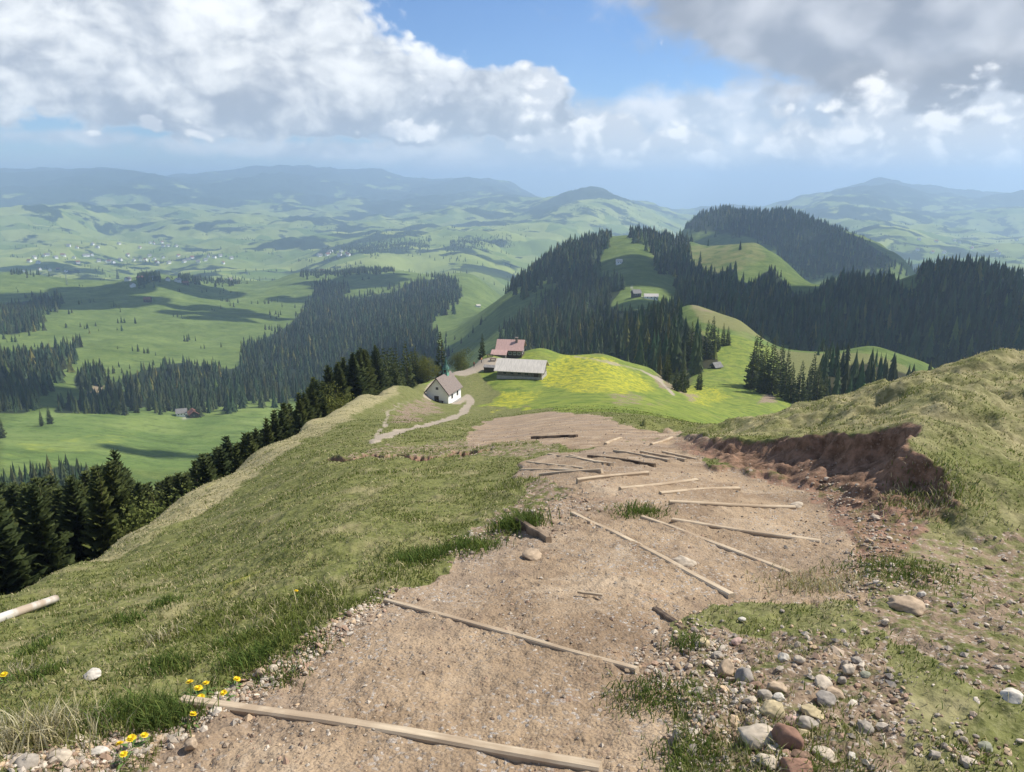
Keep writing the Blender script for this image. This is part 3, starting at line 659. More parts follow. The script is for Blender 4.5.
def colored(name, rough=.85, trans=0.0, bump=False):
    m, s = new_mat(name); a = s.attr('tint').outputs['Color']
    pos = s.n('ShaderNodeNewGeometry').outputs['Position']
    nz = s.noise(pos, 60 if bump else 1.2, 4, .6)
    cc = s.mul(a, s.mix(nz, (.7, .7, .7), (1.25, 1.25, 1.25)))
    if not trans: return finish(m, s, cc, rough, nz, .5 if bump else .0, .004, .2)
    p = s.n('ShaderNodeBsdfPrincipled'); s.put(p.inputs['Base Color'], cc); p.inputs['Roughness'].default_value = rough
    p.inputs['Specular IOR Level'].default_value = .2
    t = s.n('ShaderNodeBsdfTranslucent'); s.put(t.inputs[0], cc)
    mx = s.n('ShaderNodeMixShader'); mx.inputs[0].default_value = trans
    s.t.links.new(p.outputs[0], mx.inputs[1]); s.t.links.new(t.outputs[0], mx.inputs[2])
    s.t.links.new(mx.outputs[0], s.n('ShaderNodeOutputMaterial').inputs[0])
    return m
M_SPRUCE = foliage('spruce_needles', (.042, .060, .018), (.088, .108, .032))
M_LEAF = foliage('young_leaves', (.085, .11, .022), (.15, .16, .035))
M_BARK = simple('bark', (.07, .05, .035), .95, .3, 8, .6, .03)
M_FOREST = colored('forest_needles', .8, .22)
M_GRASS = colored('grass_blades', .8, .35)
M_STONE = colored('field_stone', .9, 0, True)
# ------------------------------------------------------------------ conifers
def spruce_mesh(name, levels, per, twigs, seed, rel=0.20, pend=.5):
    """unit-height spruce crown of drooping branches set with many short sprays"""
    g = np.random.default_rng(seed); v = []; f = []
    def quad(a, b, c_, d):
        i = len(v); v.extend([a, b, c_, d]); f.append((i, i+1, i+2, i+3))
    lean = g.normal(0, .008, 2)
    for k in range(levels):
        t = (k+.5)/levels; z0 = .05+.93*t**.93
        L = rel*((1-t)**.92)*(1+.10*math.sin(k*1.9+seed))+.010
        if t < .12: L *= .72+2*t
        nb = max(3, int(per*(.5+.5*(1-t))+g.random()))
        for b in range(nb):
            if g.random() < .10: continue
            a = 2*math.pi*(b/nb)+k*1.3+g.normal(0, .25); l = L*g.uniform(.62, 1.14)
            d = np.array([math.cos(a), math.sin(a), 0]); side = np.array([-d[1], d[0], 0])
            slope = -.42+.75*t+g.normal(0, .08)
            nt = max(2, int(twigs*(.35+.65*(1-t))))
            ax = np.array([lean[0]*z0, lean[1]*z0, z0])
            def pt(u): return ax+d*(l*u)+np.array([0, 0, l*(slope*u+.22*u*u)])
            for q_ in range(nt):
                u = .18+.82*(q_+g.random()*.6)/nt; p0 = pt(u)
                w_ = l*(.34*(1-u)+.13)*g.uniform(.7, 1.25); th = .010+.30*L/twigs
                for sgn in (-1, 1):
                    tip = p0+side*sgn*w_+d*w_*.55+np.array([0, 0, -w_*pend*g.uniform(.5, 1.3)])
                    mid_ = (p0+tip)/2; nn = d*th*g.uniform(.6, 1.2)
                    quad(p0, mid_+nn+np.array([0, 0, th*.5]), tip, mid_-nn-np.array([0, 0, th*.9]))
            tp = pt(1.06); quad(pt(.7)+side*th*.7, tp, pt(.7)-side*th*.7, pt(.55)-np.array([0, 0, th]))
    i = len(v); v.extend([(.004, 0, .93), (-.003, .004, .93), (lean[0], lean[1], 1.0), (-.002, -.004, .93)]); f.append((i, i+1, i+2, i+3))
    return np_mesh(name, np.array(v, float), np.array(f), False)
def trunk_mesh(name, r=.011, top=.96, n_=7):
    bm = bmesh.new()
    for z0, r0, z1, r1 in ((-.09, r*1.35, .02, r*1.05), (.02, r*1.05, .5, r*.6), (.5, r*.6, top, r*.08)):
        a = [bm.verts.new((math.cos(i*2*math.pi/n_)*r0, math.sin(i*2*math.pi/n_)*r0, z0)) for i in range(n_)]
        b = [bm.verts.new((math.cos(i*2*math.pi/n_)*r1, math.sin(i*2*math.pi/n_)*r1, z1)) for i in range(n_)]
        for i in range(n_): bm.faces.new((a[i], a[(i+1) % n_], b[(i+1) % n_], b[i]))
    me = bpy.data.meshes.new(name); bm.to_mesh(me); bm.free(); return me
CR_HI = [spruce_mesh('crown', 58, 13, 17, 3+i, .185+.02*(i % 3)) for i in range(4)]
CR_MD = [spruce_mesh('crown', 26, 8, 4, 13+i, .175+.02*(i % 3), .6) for i in range(4)]
TRUNK = trunk_mesh('trunk')
for me in CR_HI+CR_MD: me.materials.append(M_SPRUCE)
TRUNK.materials.append(M_BARK)
def star_tree(levels, pts, seed, rel=.17):
    g = np.random.default_rng(seed); v = []; f = []
    for k in range(levels):
        t = k/levels; zb = .04+.84*t; zt = min(1.0, zb+.96/levels*1.9) if k < levels-1 else 1.0
        Rr = rel*(1-t)**.8*g.uniform(.85, 1.12)
        c_ = len(v); v.append((0, 0, zt)); a0 = g.random()*6.28
        for j in range(2*pts):
            rj = Rr*(g.uniform(.85, 1.15) if j % 2 == 0 else g.uniform(.5, .68)); zj = zb-(.028*g.uniform(.4, 1.6) if j % 2 == 0 else -.02)
            aj = a0+math.pi*j/pts; v.append((math.cos(aj)*rj, math.sin(aj)*rj, zj))
        for j in range(2*pts): f.append((c_, c_+1+j, c_+1+(j+1) % (2*pts)))
    return np.array(v, float), np.array(f)
# running horizon of the ground, to drop trees nobody can see
RM = np.maximum.accumulate(GZ/G_R, axis=1)
trees = []   # (x, y, z, h, key)
for nm, poly, r0, r1, area in FOREST_DEF:
    xs = [p[0] for p in poly]; a0 = math.atan((min(xs)-520)/FPX*1.02); a1 = math.atan((max(xs)-500)/FPX*1.02)
    N_ = int((a1-a0)*.5*(r1*r1-r0*r0)/area)
    r_ = np.sqrt(rng.uniform(r0*r0, r1*r1, N_)); a_ = rng.uniform(a0, a1, N_)
    x = np.sin(a_)*r_; y = np.cos(a_)*r_; z = gz(x, y)
    h = np.clip(rng.normal(18.0, 4.8, N_), 7, 30)
    if nm == 'spur': h = h*.72
    if nm == 'middle': h = h*.92
    if nm == 'hedges': h = h*.75
    px, py = project(x, y, z+h)
    pj = rng.normal(0, 2.0, N_); wv = 0 if nm == 'hedges' else 1
    gap = fbm(x/45+3, y/45, 3)
    ok = inpoly(px+wv*7*fbm(x/70, y/70, 3), py+pj+wv*4*fbm(x/60+9, y/60, 3), poly) & ((gap < .75) | (nm == 'hedges')) & ((z+h)/r_ > lookup(RM, np.sin(a_)*r_*.99, np.cos(a_)*r_*.99))
    for i in np.nonzero(ok)[0]: trees.append((x[i], y[i], z[i], h[i], nm))
# copses and hedgerows on the far valley floor
for _ in range(230):
    a0 = rng.uniform(R(-36), R(36)); r0 = math.exp(rng.uniform(math.log(2900), math.log(8000))); th = rng.uniform(0, 3.14); ln_ = rng.uniform(30, 260)
    for k in range(int(rng.uniform(4, 16))):
        u = rng.uniform(-1, 1)*ln_; x = math.sin(a0)*r0+math.cos(th)*u+rng.normal(0, 14); y = math.cos(a0)*r0+math.sin(th)*u+rng.normal(0, 14); z = float(gz(x, y))
        if (z+16)/math.hypot(x, y) > float(lookup(RM, np.array(x*.99), np.array(y*.99))): trees.append((x, y, z, rng.uniform(9, 19), 'hedges'))
for _ in range(75):
    a0 = rng.uniform(R(-37), R(-3)); r0 = math.exp(rng.uniform(math.log(1050), math.log(2700))); th = rng.uniform(0, 3.14); ln_ = rng.uniform(10, 90)
    for k in range(int(rng.uniform(2, 9))):
        u = rng.uniform(-1, 1)*ln_; x = math.sin(a0)*r0+math.cos(th)*u+rng.normal(0, 6); y = math.cos(a0)*r0+math.sin(th)*u+rng.normal(0, 6); z = float(gz(x, y))
        if z/math.hypot(x, y) > float(lookup(RM, np.array(x*.99), np.array(y*.99))): trees.append((x, y, z, rng.uniform(5, 14), 'hedges'))
# named and near trees: tips read off the photograph, standing where the slope is low enough for their height
def by_tip(px, py, h, rmin):
    x, y, z = [float(t) for t in ray(px, py)]; l = math.hypot(x, y); rs = np.linspace(rmin, rmin*12, 3000)
    d = z/l*rs-gz(x/l*rs, y/l*rs); k = np.nonzero(d > h)[0]
    if not len(k) or k[0] < 2: return None
    r = rs[k[0]]
    return (x/l*r, y/l*r, float(gz(x/l*r, y/l*r)), h, 'slope')
TIPS = [(-30,470,23,20),(12,474,22,20),(38,470,22,22),(66,466,24,22),(95,459,24,22),(113,443,27,22),(136,478,19,24),(176,466,19,26),(202,446,22,30),(217,441,20,32),(229,430,21,34),(243,427,20,36),(262,424,20,38),(283,396,23,45),
        (297,396,20,50),(312,372,24,55),(328,360,24,60),(344,352,24,70),(357,344,25,80),(374,341,25,90),(387,344,23,100),(406,337,24,120),(415,343,20,120),(441,329,20,190),(482,331,11,246),(298,410,16,50),(180,492,16,26),(160,500,14,26),(55,480,18,22),(20,510,16,20),(88,500,17,22),
        (252,436,16,38),(270,428,16,40),(322,392,15,55),(338,378,16,60),(366,362,16,80),(395,360,15,110),(424,350,14,180)]
for t in TIPS:
    t = by_tip(*t)
    if t: trees.append(t)
ENV = [(-60,470),(12,472),(66,464),(113,448),(140,474),(176,464),(202,447),(229,432),(250,424),(275,398),(300,384),(328,362),(350,346),(374,341),(406,341),(430,354)]
kept = []; tries = 0
while len(kept) < 232 and tries < 9000:
    tries += 1; px = rng.uniform(-50, 425); e0 = np.interp(px, [e[0] for e in ENV], [e[1] for e in ENV]); s0 = np.interp(px, [0, 57, 110, 250, 350, 400, 440], [600, 578, 545, 455, 405, 385, 372])
    py = e0+2+(s0-e0-8)*rng.random()**2.3; rm_ = np.interp(px, [0, 110, 200, 250, 300, 350, 400, 430], [14, 20, 28, 40, 62, 92, 140, 170])
    t = by_tip(px, py, rng.uniform(17, 26), rm_)
    if t is None or math.hypot(t[0], t[1]) > 380: continue
    if all((t[0]-k_[0])**2+(t[1]-k_[1])**2 > 5 for k_ in kept): kept.append(t)
print('kept', len(kept), tries); trees += kept
def by_base(px, pyb, pyt, key, r0=100):
    b = hit(px, pyb, r0); r = math.hypot(b.x, b.y); x_, y_, z_ = [float(t) for t in ray(px, pyt)]
    h = z_/math.hypot(x_, y_)*r-b.z; return (b.x, b.y, b.z, max(3, h), key)
BASES = [(751,389,333,'group'),(756,387,328,'group'),(763,393,340,'group'),(771,394,335,'group'),(779,391,338,'group'),(784,398,345,'group'),(790,402,360,'group'),(798,404,358,'group'),(806,404,364,'group'),(816,404,360,'group'),(824,402,368,'group'),(812,398,350,'group'),
         (676,391,364,'pair'),(682,392,359,'pair'),(687,388,370,'pair'),(699,390,363,'pair'),(667,382,348,'lone'),(723,346,322,'saddle'),(728,345,325,'saddle'),(706,358,318,'saddle'),(712,352,314,'saddle'),(698,362,322,'saddle'),(690,362,320,'saddle'),(717,350,326,'saddle'),
         (138,413,397,'edge'),(149,411,396,'edge'),(169,411,394,'edge'),(50,424,404,'edge'),(87,412,401,'edge'),(99,410,398,'edge'),(2,438,412,'edge'),(42,426,408,'edge'),
         (118,279,267,'hilltop'),(640,240,229,'crestone'),(655,262,250,'crestone'),(663,252,241,'crestone'),(700,262,250,'crestone'),(708,246,238,'crestone'),(556,300,284,'crestone'),(550,302,288,'crestone'),(740,250,240,'crestone')]
for t in BASES: trees.append(by_base(*t))
T = [(*t[:4], t[4], t[3]*FPX/math.hypot(t[0], t[1])) for t in trees]
named = [t for t in T if t[4] in ('slope', 'group', 'pair', 'lone', 'saddle', 'edge', 'hilltop')]
rest = sorted([t for t in T if t not in named], key=lambda t: -t[5]) if len(T) < 4000 else None
if rest is None:
    nset = set(id(t) for t in named); rest = sorted([t for t in T if id(t) not in nset], key=lambda t: -t[5])
n_ind = max(0, 296-len(named)); single = named+rest[:n_ind]; mass = rest[n_ind:]
print('TREES', len(T), 'named', len(named), 'mass', len(mass))
KLAB = {'slope': ('dark spruce in the steep wood below the left edge of the grassy slope', 'spruces on the steep left slope'),
 'group': ('tall dark spruce in the clump right of the green saddle meadow', 'spruces right of the saddle'),
 'pair': ('small bushy spruce in the cluster below the meadow ridge path', 'small spruces below the path'),
 'lone': ('slim spruce standing alone at the edge of the wood behind the meadow crest', None),
 'saddle': ('spruce at the wood edge above the green saddle meadow', 'spruces at the saddle wood edge'),
 'edge': ('single spruce at the upper edge of the valley meadow near the farm', 'spruces along the valley meadow'),
 'hilltop': ('lone round tree on the crest of the wide green hill', None),
 'crestone': ('scattered spruce on the open pasture of the second hill', 'spruces on the second hill pasture'),
 'middle': ('dark spruce in the wood covering the near side of the second hill', 'spruces in the wood of the second hill'),
 'spur': ('low spruce on the wooded spur behind the right shoulder', 'spruces on the right spur'),
 'lower_left': ('spruce in the low wood under the valley meadow at far left', 'spruces under the valley meadow')}
spr_i = 0
for (x, y, z, h, key, ph) in single:
    lab, grp = KLAB.get(key, ('dark spruce in the forest band on the hillside', 'spruces in the forest band'))
    if math.hypot(x, y) < 12: continue
    r_ = math.hypot(x, y); hi = r_ < 170
    broad = key == 'slope' and spr_i in ()
    root = empty('spruce', (x, y, z-.3), random.uniform(0, 6.28), 1.0); sx = random.uniform(.85, 1.15); root.scale = (h*sx*1.05, h*sx*1.05, h)
    tag(root, lab, 'spruce', grp)
    cme = random.choice(CR_HI if hi else CR_MD)
    c_ = bpy.data.objects.new('crown', cme); COL.objects.link(c_); c_.parent = root
    t_ = bpy.data.objects.new('trunk', TRUNK); COL.objects.link(t_); t_.parent = root
    spr_i += 1
# the rest of the woods as one mass
def mass_mesh(name, items):
    temps = [star_tree(7, 5, 100+i, .15+.02*i) for i in range(4)]+[star_tree(5, 4, 200+i, .17+.015*i) for i in range(4)]
    VV = []; FF = []; CC = []; off = 0
    X = np.array([[t[0], t[1], t[2]-.4, t[3], math.hypot(t[0], t[1])] for t in items])
    k = rng.integers(0, 4, len(X))+np.where(X[:, 4] > 1000, 4, 0)
    for ti in range(8):
        sel = X[k == ti]
        if not len(sel): continue
        v, f = temps[ti]; a = rng.uniform(0, 6.28, len(sel)); sx = sel[:, 3]*rng.uniform(.85, 1.3, len(sel))
        ca, sa = np.cos(a)[:, None], np.sin(a)[:, None]
        vx = (v[None, :, 0]*ca-v[None, :, 1]*sa)*sx[:, None]+sel[:, 0:1]; vy = (v[None, :, 0]*sa+v[None, :, 1]*ca)*sx[:, None]+sel[:, 1:2]
        vz = v[None, :, 2]*sel[:, 3:4]+sel[:, 2:3]
        VV.append(np.stack([vx, vy, vz], -1).reshape(-1, 3)); FF.append((f[None]+np.arange(len(sel))[:, None, None]*len(v)+off).reshape(-1, 3))
        br_ = rng.uniform(.55, 1.5, len(sel)); base = np.stack([.050*br_*rng.uniform(.8, 1.4, len(sel)), .078*br_, .028*br_], -1)
        warm = rng.random(len(sel)) < .10; base[warm] = base[warm]*np.array([2.2, 1.7, 1.1])
        CC.append(np.repeat(base, len(v), 0)); off += len(sel)*len(v)
    me = np_mesh(name, np.concatenate(VV), np.concatenate(FF), False); vattr(me, 'tint', np.concatenate(CC)); return me
tag(link('spruce_forest', mass_mesh('spruce_forest', mass), M_FOREST), 'dark spruce woods covering the ridges and valley sides', kind='stuff')
# broadleaf trees in young leaf among the spruces
def leafy(seed, n_=11000, flat=.42):
    g = np.random.default_rng(seed); lob = [(g.normal(0, .16), g.normal(0, .16), g.uniform(.35, .82), g.uniform(.13, .22)) for _ in range(16)]
    v = []; f = []
    for i in range(n_):
        cx, cy_, cz, rad = lob[g.integers(0, len(lob))]; d = g.normal(0, 1, 3); d /= np.linalg.norm(d); p = np.array([cx, cy_, cz])+d*rad*g.uniform(.6, 1.05)
        a = g.normal(0, 1, 3); a /= np.linalg.norm(a); b = np.cross(a, d); b /= np.linalg.norm(b)+1e-6; s_ = g.uniform(.005, .011)
        k = len(v); v += [p+a*s_, p+b*s_*.7, p-a*s_, p-b*s_*.7]; f.append((k, k+1, k+2, k+3))
    return np_mesh('crown', np.array(v), np.array(f), False)
LEAF_ME = [leafy(31), leafy(32)]
for me in LEAF_ME: me.materials.append(M_LEAF)
for i, (px, py, h, rm, lab) in enumerate([(150, 474, 15, 26, 'yellow green leafy tree among dark spruces below the left slope'),
      (457, 345, 11, 225, 'round green tree behind the hilltop left of the red roofed house'),
      (335, 384, 12, 60, 'olive leafy tree standing between tall spruces at the upper left slope'), (428, 349, 12, 180, 'pale green leafy tree next to the tallest spruce behind the chapel')]):
    bt = by_tip(px, py, h, rm)
    if bt is None: print('NO TREE', lab); continue
    x, y, z, h, _ = bt; root = empty('broadleaf_tree', (x, y, z-.2), i*1.7); root.scale = (h*.95, h*.95, h)
    tag(root, lab, 'tree'); 
    for nm, me in (('crown', LEAF_ME[i % 2]), ('trunk', TRUNK)):
        o = bpy.data.objects.new(nm, me); COL.objects.link(o); o.parent = root
# ------------------------------------------------------------------ cumulus clouds added overhead, out of view, to throw the patches of shade
M_CLOUD = simple('cloud_white', (.85, .86, .88), 1.0, .05, .002, 0, 1)
def shade_cloud(tx, ty, sx, sy, zc, seed):
    """a cloud whose shadow falls round ground point (tx, ty)"""
    g = np.random.default_rng(seed); zt = float(gz(tx, ty))
    while True:
        Hh = zc-zt; ax_, ay_ = tx+SUNDIR.x/SUNDIR.z*Hh, ty+SUNDIR.y/SUNDIR.z*Hh
        e_ = math.atan2(zc-30, math.hypot(ax_, ay_)+max(sx, sy)*1.2)
        if e_ > R(17.5): break
        zc += 60
    Hh = zc-zt; cx = tx+SUNDIR.x/SUNDIR.z*Hh; cy_ = ty+SUNDIR.y/SUNDIR.z*Hh
    bm = bmesh.new()
    for i in range(16):
        a, q_ = g.uniform(0, 6.28), math.sqrt(g.random())*.8; s_ = g.uniform(.22, .42)
        mtx = Matrix.Translation((math.cos(a)*q_*sx, math.sin(a)*q_*sy, g.uniform(0, .10)*min(sx, sy)+.1*min(sx, sy))) @ Matrix.Diagonal((s_*sx, s_*sy, .26*min(sx, sy)*(1.2-q_), 1))
        bmesh.ops.create_icosphere(bm, subdivisions=4, radius=1.0, matrix=mtx)
    for v in bm.verts:
        n_ = fbm(np.array([v.co.x/70+v.co.z/50]), np.array([v.co.y/70-v.co.z/60+seed]), 3)[0]
        v.co += v.co.normalized()*n_*16; v.co.z = max(v.co.z, n_*3)
    me = bpy.data.meshes.new('shade_cloud'); bm.to_mesh(me); bm.free()
    for p in me.polygons: p.use_smooth = True
    o = link('shade_cloud', me, M_CLOUD); o.location = (cx, cy_, zc)
    tag(o, kind='structure')
for i, (px, py, sx, sy, zc) in enumerate([(150, 287, 380, 330, 900), (350, 283, 200, 150, 900), (235, 318, 120, 60, 800), (60, 268, 260, 180, 950), (215, 312, 150, 80, 800), (300, 300, 90, 60, 800), (560, 290, 170, 200, 800), (690, 275, 60, 70, 800), (950, 320, 330, 200, 800), (850, 300, 200, 200, 850), (805, 235, 420, 300, 1500), (30, 395, 150, 100, 800), (170, 456, 60, 30, 760), (500, 262, 120, 100, 850)]):
    t = hit(px, py, 300); shade_cloud(t.x, t.y, sx, sy, zc, 40+i)
# ------------------------------------------------------------------ buildings
def mesh_obj(name, bm, mat, parent=None, smooth=False):
    me = bpy.data.meshes.new(name); bmesh.ops.recalc_face_normals(bm, faces=bm.faces); bm.to_mesh(me); bm.free()
    if smooth:
        for p in me.polygons: p.use_smooth = True
    return link(name, me, mat, parent)
def box(bm, x0, x1, y0, y1, z0, z1):
    v = [bm.verts.new((x, y, z)) for x in (x0, x1) for y in (y0, y1) for z in (z0, z1)]
    for f in ((0,1,3,2),(4,6,7,5),(0,4,5,1),(2,3,7,6),(0,2,6,4),(1,5,7,3)): bm.faces.new([v[i] for i in f])
def gable_walls(L, W, hw, hr, z0=-1.2):
    bm = bmesh.new(); a = L/2; b = W/2
    pr_ = [(-b, z0), (b, z0), (b, hw), (0, hr), (-b, hw)]
    A_ = [bm.verts.new((-a, y, z)) for y, z in pr_]; B_ = [bm.verts.new((a, y, z)) for y, z in pr_]
    bm.faces.new(A_[::-1]); bm.faces.new(B_)
    for i in range(5): bm.faces.new((A_[i], A_[(i+1) % 5], B_[(i+1) % 5], B_[i]))
    return bm
def gable_roof(L, W, hw, hr, ov=.5, th=.16, lift=.03):
    bm = bmesh.new(); a = L/2+ov; k = (hr-hw)/(W/2); b = W/2+ov; ze = hr-k*b
    for sg in (-1, 1):
        p = [(0, hr+lift), (sg*b, ze+lift), (sg*b, ze+lift+th), (0, hr+lift+th)]
        A_ = [bm.verts.new((-a, y, z)) for y, z in p]; B_ = [bm.verts.new((a, y, z)) for y, z in p]
        bm.faces.new(A_); bm.faces.new(B_)
        for i in range(4): bm.faces.new((A_[i], B_[i], B_[(i+1) % 4], A_[(i+1) % 4]))
    return bm
def slab(bm, cx, cy_, cz, w_, d_, h_): box(bm, cx-w_/2, cx+w_/2, cy_-d_/2, cy_+d_/2, cz-h_/2, cz+h_/2)
M_PLASTER = simple('white_plaster', (.86, .85, .83), .9, .04, 1.5, .2, .01)
M_SHINGLE = simple('weathered_shingles', (.21, .17, .15), .9, .3, 5, .5, .03, aniso=(1, 1, 3))
M_COPPER = simple('green_copper', (.16, .36, .27), .7, .25, 4, .2, .01)
M_DARKWOOD = simple('dark_timber', (.075, .055, .042), .9, .35, 6, .5, .02, aniso=(.4, 1, 5))
M_GREYWOOD = simple('grey_timber', (.17, .155, .14), .9, .35, 6, .5, .02, aniso=(1, 1, .2))
M_PALEROOF = simple('pale_sheet_roof', (.50, .46, .40), .75, .16, .9, .15, .01, aniso=(6, .4, 1))
M_REDROOF = simple('faded_red_roof', (.40, .26, .225), .8, .15, 1.5, .2, .01, aniso=(4, .5, 1))
M_REDROOF2 = simple('red_brown_roof', (.20, .085, .06), .85, .3, 1.5, .3, .02)
M_GREYROOF = simple('grey_roof', (.20, .19, .18), .85, .25, 1.5, .3, .02)
M_GLASS, s = new_mat('window_glass'); finish(M_GLASS, s, (.03, .04, .05), .15, spec=.6)
M_CONC = simple('concrete', (.38, .36, .33), .9, .15, 2, .2, .01)
M_METAL = simple('galvanised_metal', (.45, .47, .48), .45, .1, 4, .1, .005, metallic=.7)
def window(parent, axis, sgn, face, u, z, w_, h_, fm=None):
    """window on a wall: axis 'x' = gable wall at x=face, 'y' = long wall at y=face"""
    fr = bmesh.new(); t = .06
    def bx(u0, u1, z0, z1, d0, d1):
        a, b = sorted((face+sgn*d0, face+sgn*d1))
        return (a, b, u0, u1, z0, z1) if axis == 'x' else (u0, u1, a, b, z0, z1)
    for r4 in ((u-w_/2-t, u+w_/2+t, z+h_/2, z+h_/2+t), (u-w_/2-t, u+w_/2+t, z-h_/2-t, z-h_/2), (u-w_/2-t, u-w_/2, z-h_/2, z+h_/2), (u+w_/2, u+w_/2+t, z-h_/2, z+h_/2), (u-.02, u+.02, z-h_/2, z+h_/2)):
        box(fr, *bx(*r4, .0, .05))
    f = mesh_obj('window', fr, fm or M_GREYWOOD, parent); p = bmesh.new(); box(p, *bx(u-w_/2, u+w_/2, z-h_/2, z+h_/2, -.02, .02)); mesh_obj('pane', p, M_GLASS, f)
def door(parent, axis, sgn, face, u, w_, h_, mat=None, z0=0.0):
    b = bmesh.new(); a0, a1 = sorted((face-sgn*.02, face+sgn*.06))
    box(b, *((a0, a1, u-w_/2, u+w_/2, z0, z0+h_) if axis == 'x' else (u-w_/2, u+w_/2, a0, a1, z0, z0+h_)))
    return mesh_obj('door', b, mat or M_DARKWOOD, parent)
# chapel
cb = hit(444, 401.5, 166); cb.z = float(gz(cb.x, cb.y))+.15
ch = empty('chapel', cb, R(70), 1.1); tag(ch, 'small white chapel with steep brown roof and green spired turret on the grassy ridge', 'chapel')
L, W, hw, hr = 6.4, 5.0, 2.7, 5.6
mesh_obj('wall', gable_walls(L, W, hw, hr), M_PLASTER, ch)
rf = mesh_obj('roof', gable_roof(L, W, hw, hr, .35, .14), M_SHINGLE, ch)
bm = bmesh.new(); k = (hr-hw)/(W/2)
for sg in (-1, 1):      # dark barge boards on the gable edge
    p0 = Vector((-L/2-.38, 0, hr+.0)); p1 = Vector((-L/2-.38, sg*(W/2+.35), hr-k*(W/2+.35)))
    v = [bm.verts.new(q_) for q_ in (p0+Vector((0,0,.2)), p1+Vector((0,0,.2)), p1-Vector((0,0,.06)), p0-Vector((0,0,.06)))]
    v2 = [bm.verts.new(q_.co+Vector((-.05, 0, 0))) for q_ in v]; bm.faces.new(v); bm.faces.new(v2[::-1])
    for i in range(4): bm.faces.new((v[i], v2[i], v2[(i+1) % 4], v[(i+1) % 4]))
mesh_obj('barge_board', bm, M_DARKWOOD, rf)
tw = bmesh.new(); tx = 1.3; box(tw, tx-.5, tx+.5, -.5, .5, hr-.7, hr+1.25); tur = mesh_obj('turret', tw, M_COPPER, ch)
sb = bmesh.new(); base = [sb.verts.new((tx+math.cos(a+.39)*.78, math.sin(a+.39)*.78, hr+1.25)) for a in [i*math.pi/4 for i in range(8)]]
m1 = [sb.verts.new((tx+math.cos(a+.39)*.36, math.sin(a+.39)*.36, hr+1.9)) for a in [i*math.pi/4 for i in range(8)]]; tp = sb.verts.new((tx, 0, hr+3.9))
sb.faces.new(base[::-1])
for i in range(8): sb.faces.new((base[i], base[(i+1) % 8], m1[(i+1) % 8], m1[i])); sb.faces.new((m1[i], m1[(i+1) % 8], tp))
mesh_obj('spire', sb, simple('dark_copper', (.05, .12, .09), .6, .3, 5, .2, .01), tur)
lv = bmesh.new(); box(lv, tx-.56, tx-.49, -.25, .25, hr+.35, hr+.95); box(lv, tx-.25, tx+.25, -.56, -.49, hr+.35, hr+.95); mesh_obj('louvre', lv, M_DARKWOOD, tur)
cr_ = bmesh.new(); box(cr_, tx-.03, tx+.03, -.03, .03, hr+3.8, hr+4.5); box(cr_, tx-.03, tx+.03, -.2, .2, hr+4.15, hr+4.22); mesh_obj('cross', cr_, M_METAL, tur)
d_ = door(ch, 'x', -1, -L/2, .15, 1.0, 1.9); 
window(ch, 'y', -1, -W/2, -1.3, 1.7, .6, 1.0); window(ch, 'y', -1, -W/2, 1.4, 1.7, .6, 1.0); window(ch, 'x', -1, -L/2, 0, 3.5, .45, .45)
pb = bmesh.new(); box(pb, -L/2-.09, L/2+.09, -W/2-.09, W/2+.09, -1.2, .22); mesh_obj('plinth', pb, M_CONC, ch)
# low stone terrace wall / bench at the chapel's front
bb = bmesh.new(); box(bb, -.9, .9, -.22, .22, .38, .46); 
for sx_ in (-.7, .7): box(bb, sx_-.06, sx_+.06, -.18, .18, -.3, .38)
bo = mesh_obj('bench', bb, M_DARKWOOD); bo.location = cb+Vector((-.6, -4.0, -.05)); bo.rotation_euler.z = R(-20); bo.location.z = float(gz(bo.location.x, bo.location.y))
tag(bo, 'dark wooden bench in front of the white chapel gable', 'bench')
# long barn with the pale roof
bn = hit(522, 376, 200); bn.z = float(gz(bn.x, bn.y))+.2
barn = empty('barn', bn, R(-12)); tag(barn, 'long low barn with a pale sheet roof and grey wooden walls', 'barn')
L, W, hw, hr = 12.2, 7.6, 2.3, 4.4
mesh_obj('wall', gable_walls(L, W, hw, hr, -2.5), M_GREYWOOD, barn); mesh_obj('roof', gable_roof(L, W, hw, hr, .8, .12), M_PALEROOF, barn)
pb = bmesh.new(); box(pb, -L/2-.1, L/2+.1, -W/2-.1, W/2+.1, -2.6, .6); mesh_obj('plinth', pb, M_CONC, barn)
for u in (-4, -2, 0, 2): window(barn, 'y', -1, -W/2, u, 1.4, .8, .5)
door(barn, 'y', -1, -W/2, 4.6, 1.3, 2.0); door(barn, 'x', 1, L/2, 0, 2.4, 2.6)
# inn with the faded red roof
hn = hit(511, 358, 180); hn.z = float(gz(hn.x, hn.y))+.2
inn = empty('mountain_inn', hn+Vector((0, 3, 0)), R(-8)); tag(inn, 'wooden mountain inn with a faded red roof and chimney behind the pale roofed barn', 'house')
L, W, hw, hr = 7.6, 7.2, 2.6, 4.9
mesh_obj('wall', gable_walls(L, W, hw, hr, -2), M_DARKWOOD, inn); rr_ = mesh_obj('roof', gable_roof(L, W, hw, hr, .6, .14), M_REDROOF, inn)
pb = bmesh.new(); slab(pb, 1.9, -.9, 4.9, .7, .7, 1.9); slab(pb, 1.9, -.9, 5.9, .9, .9, .12); mesh_obj('chimney', pb, M_SHINGLE, rr_)
ab = gable_walls(4.2, 4.4, 1.6, 2.5, -2); ao = mesh_obj('annex', ab, M_GREYWOOD, inn); ao.location = (-2.9, -4.4, 0)
ar = mesh_obj('annex_roof', gable_roof(4.2, 4.4, 1.6, 2.5, .4, .12), M_REDROOF, ao)
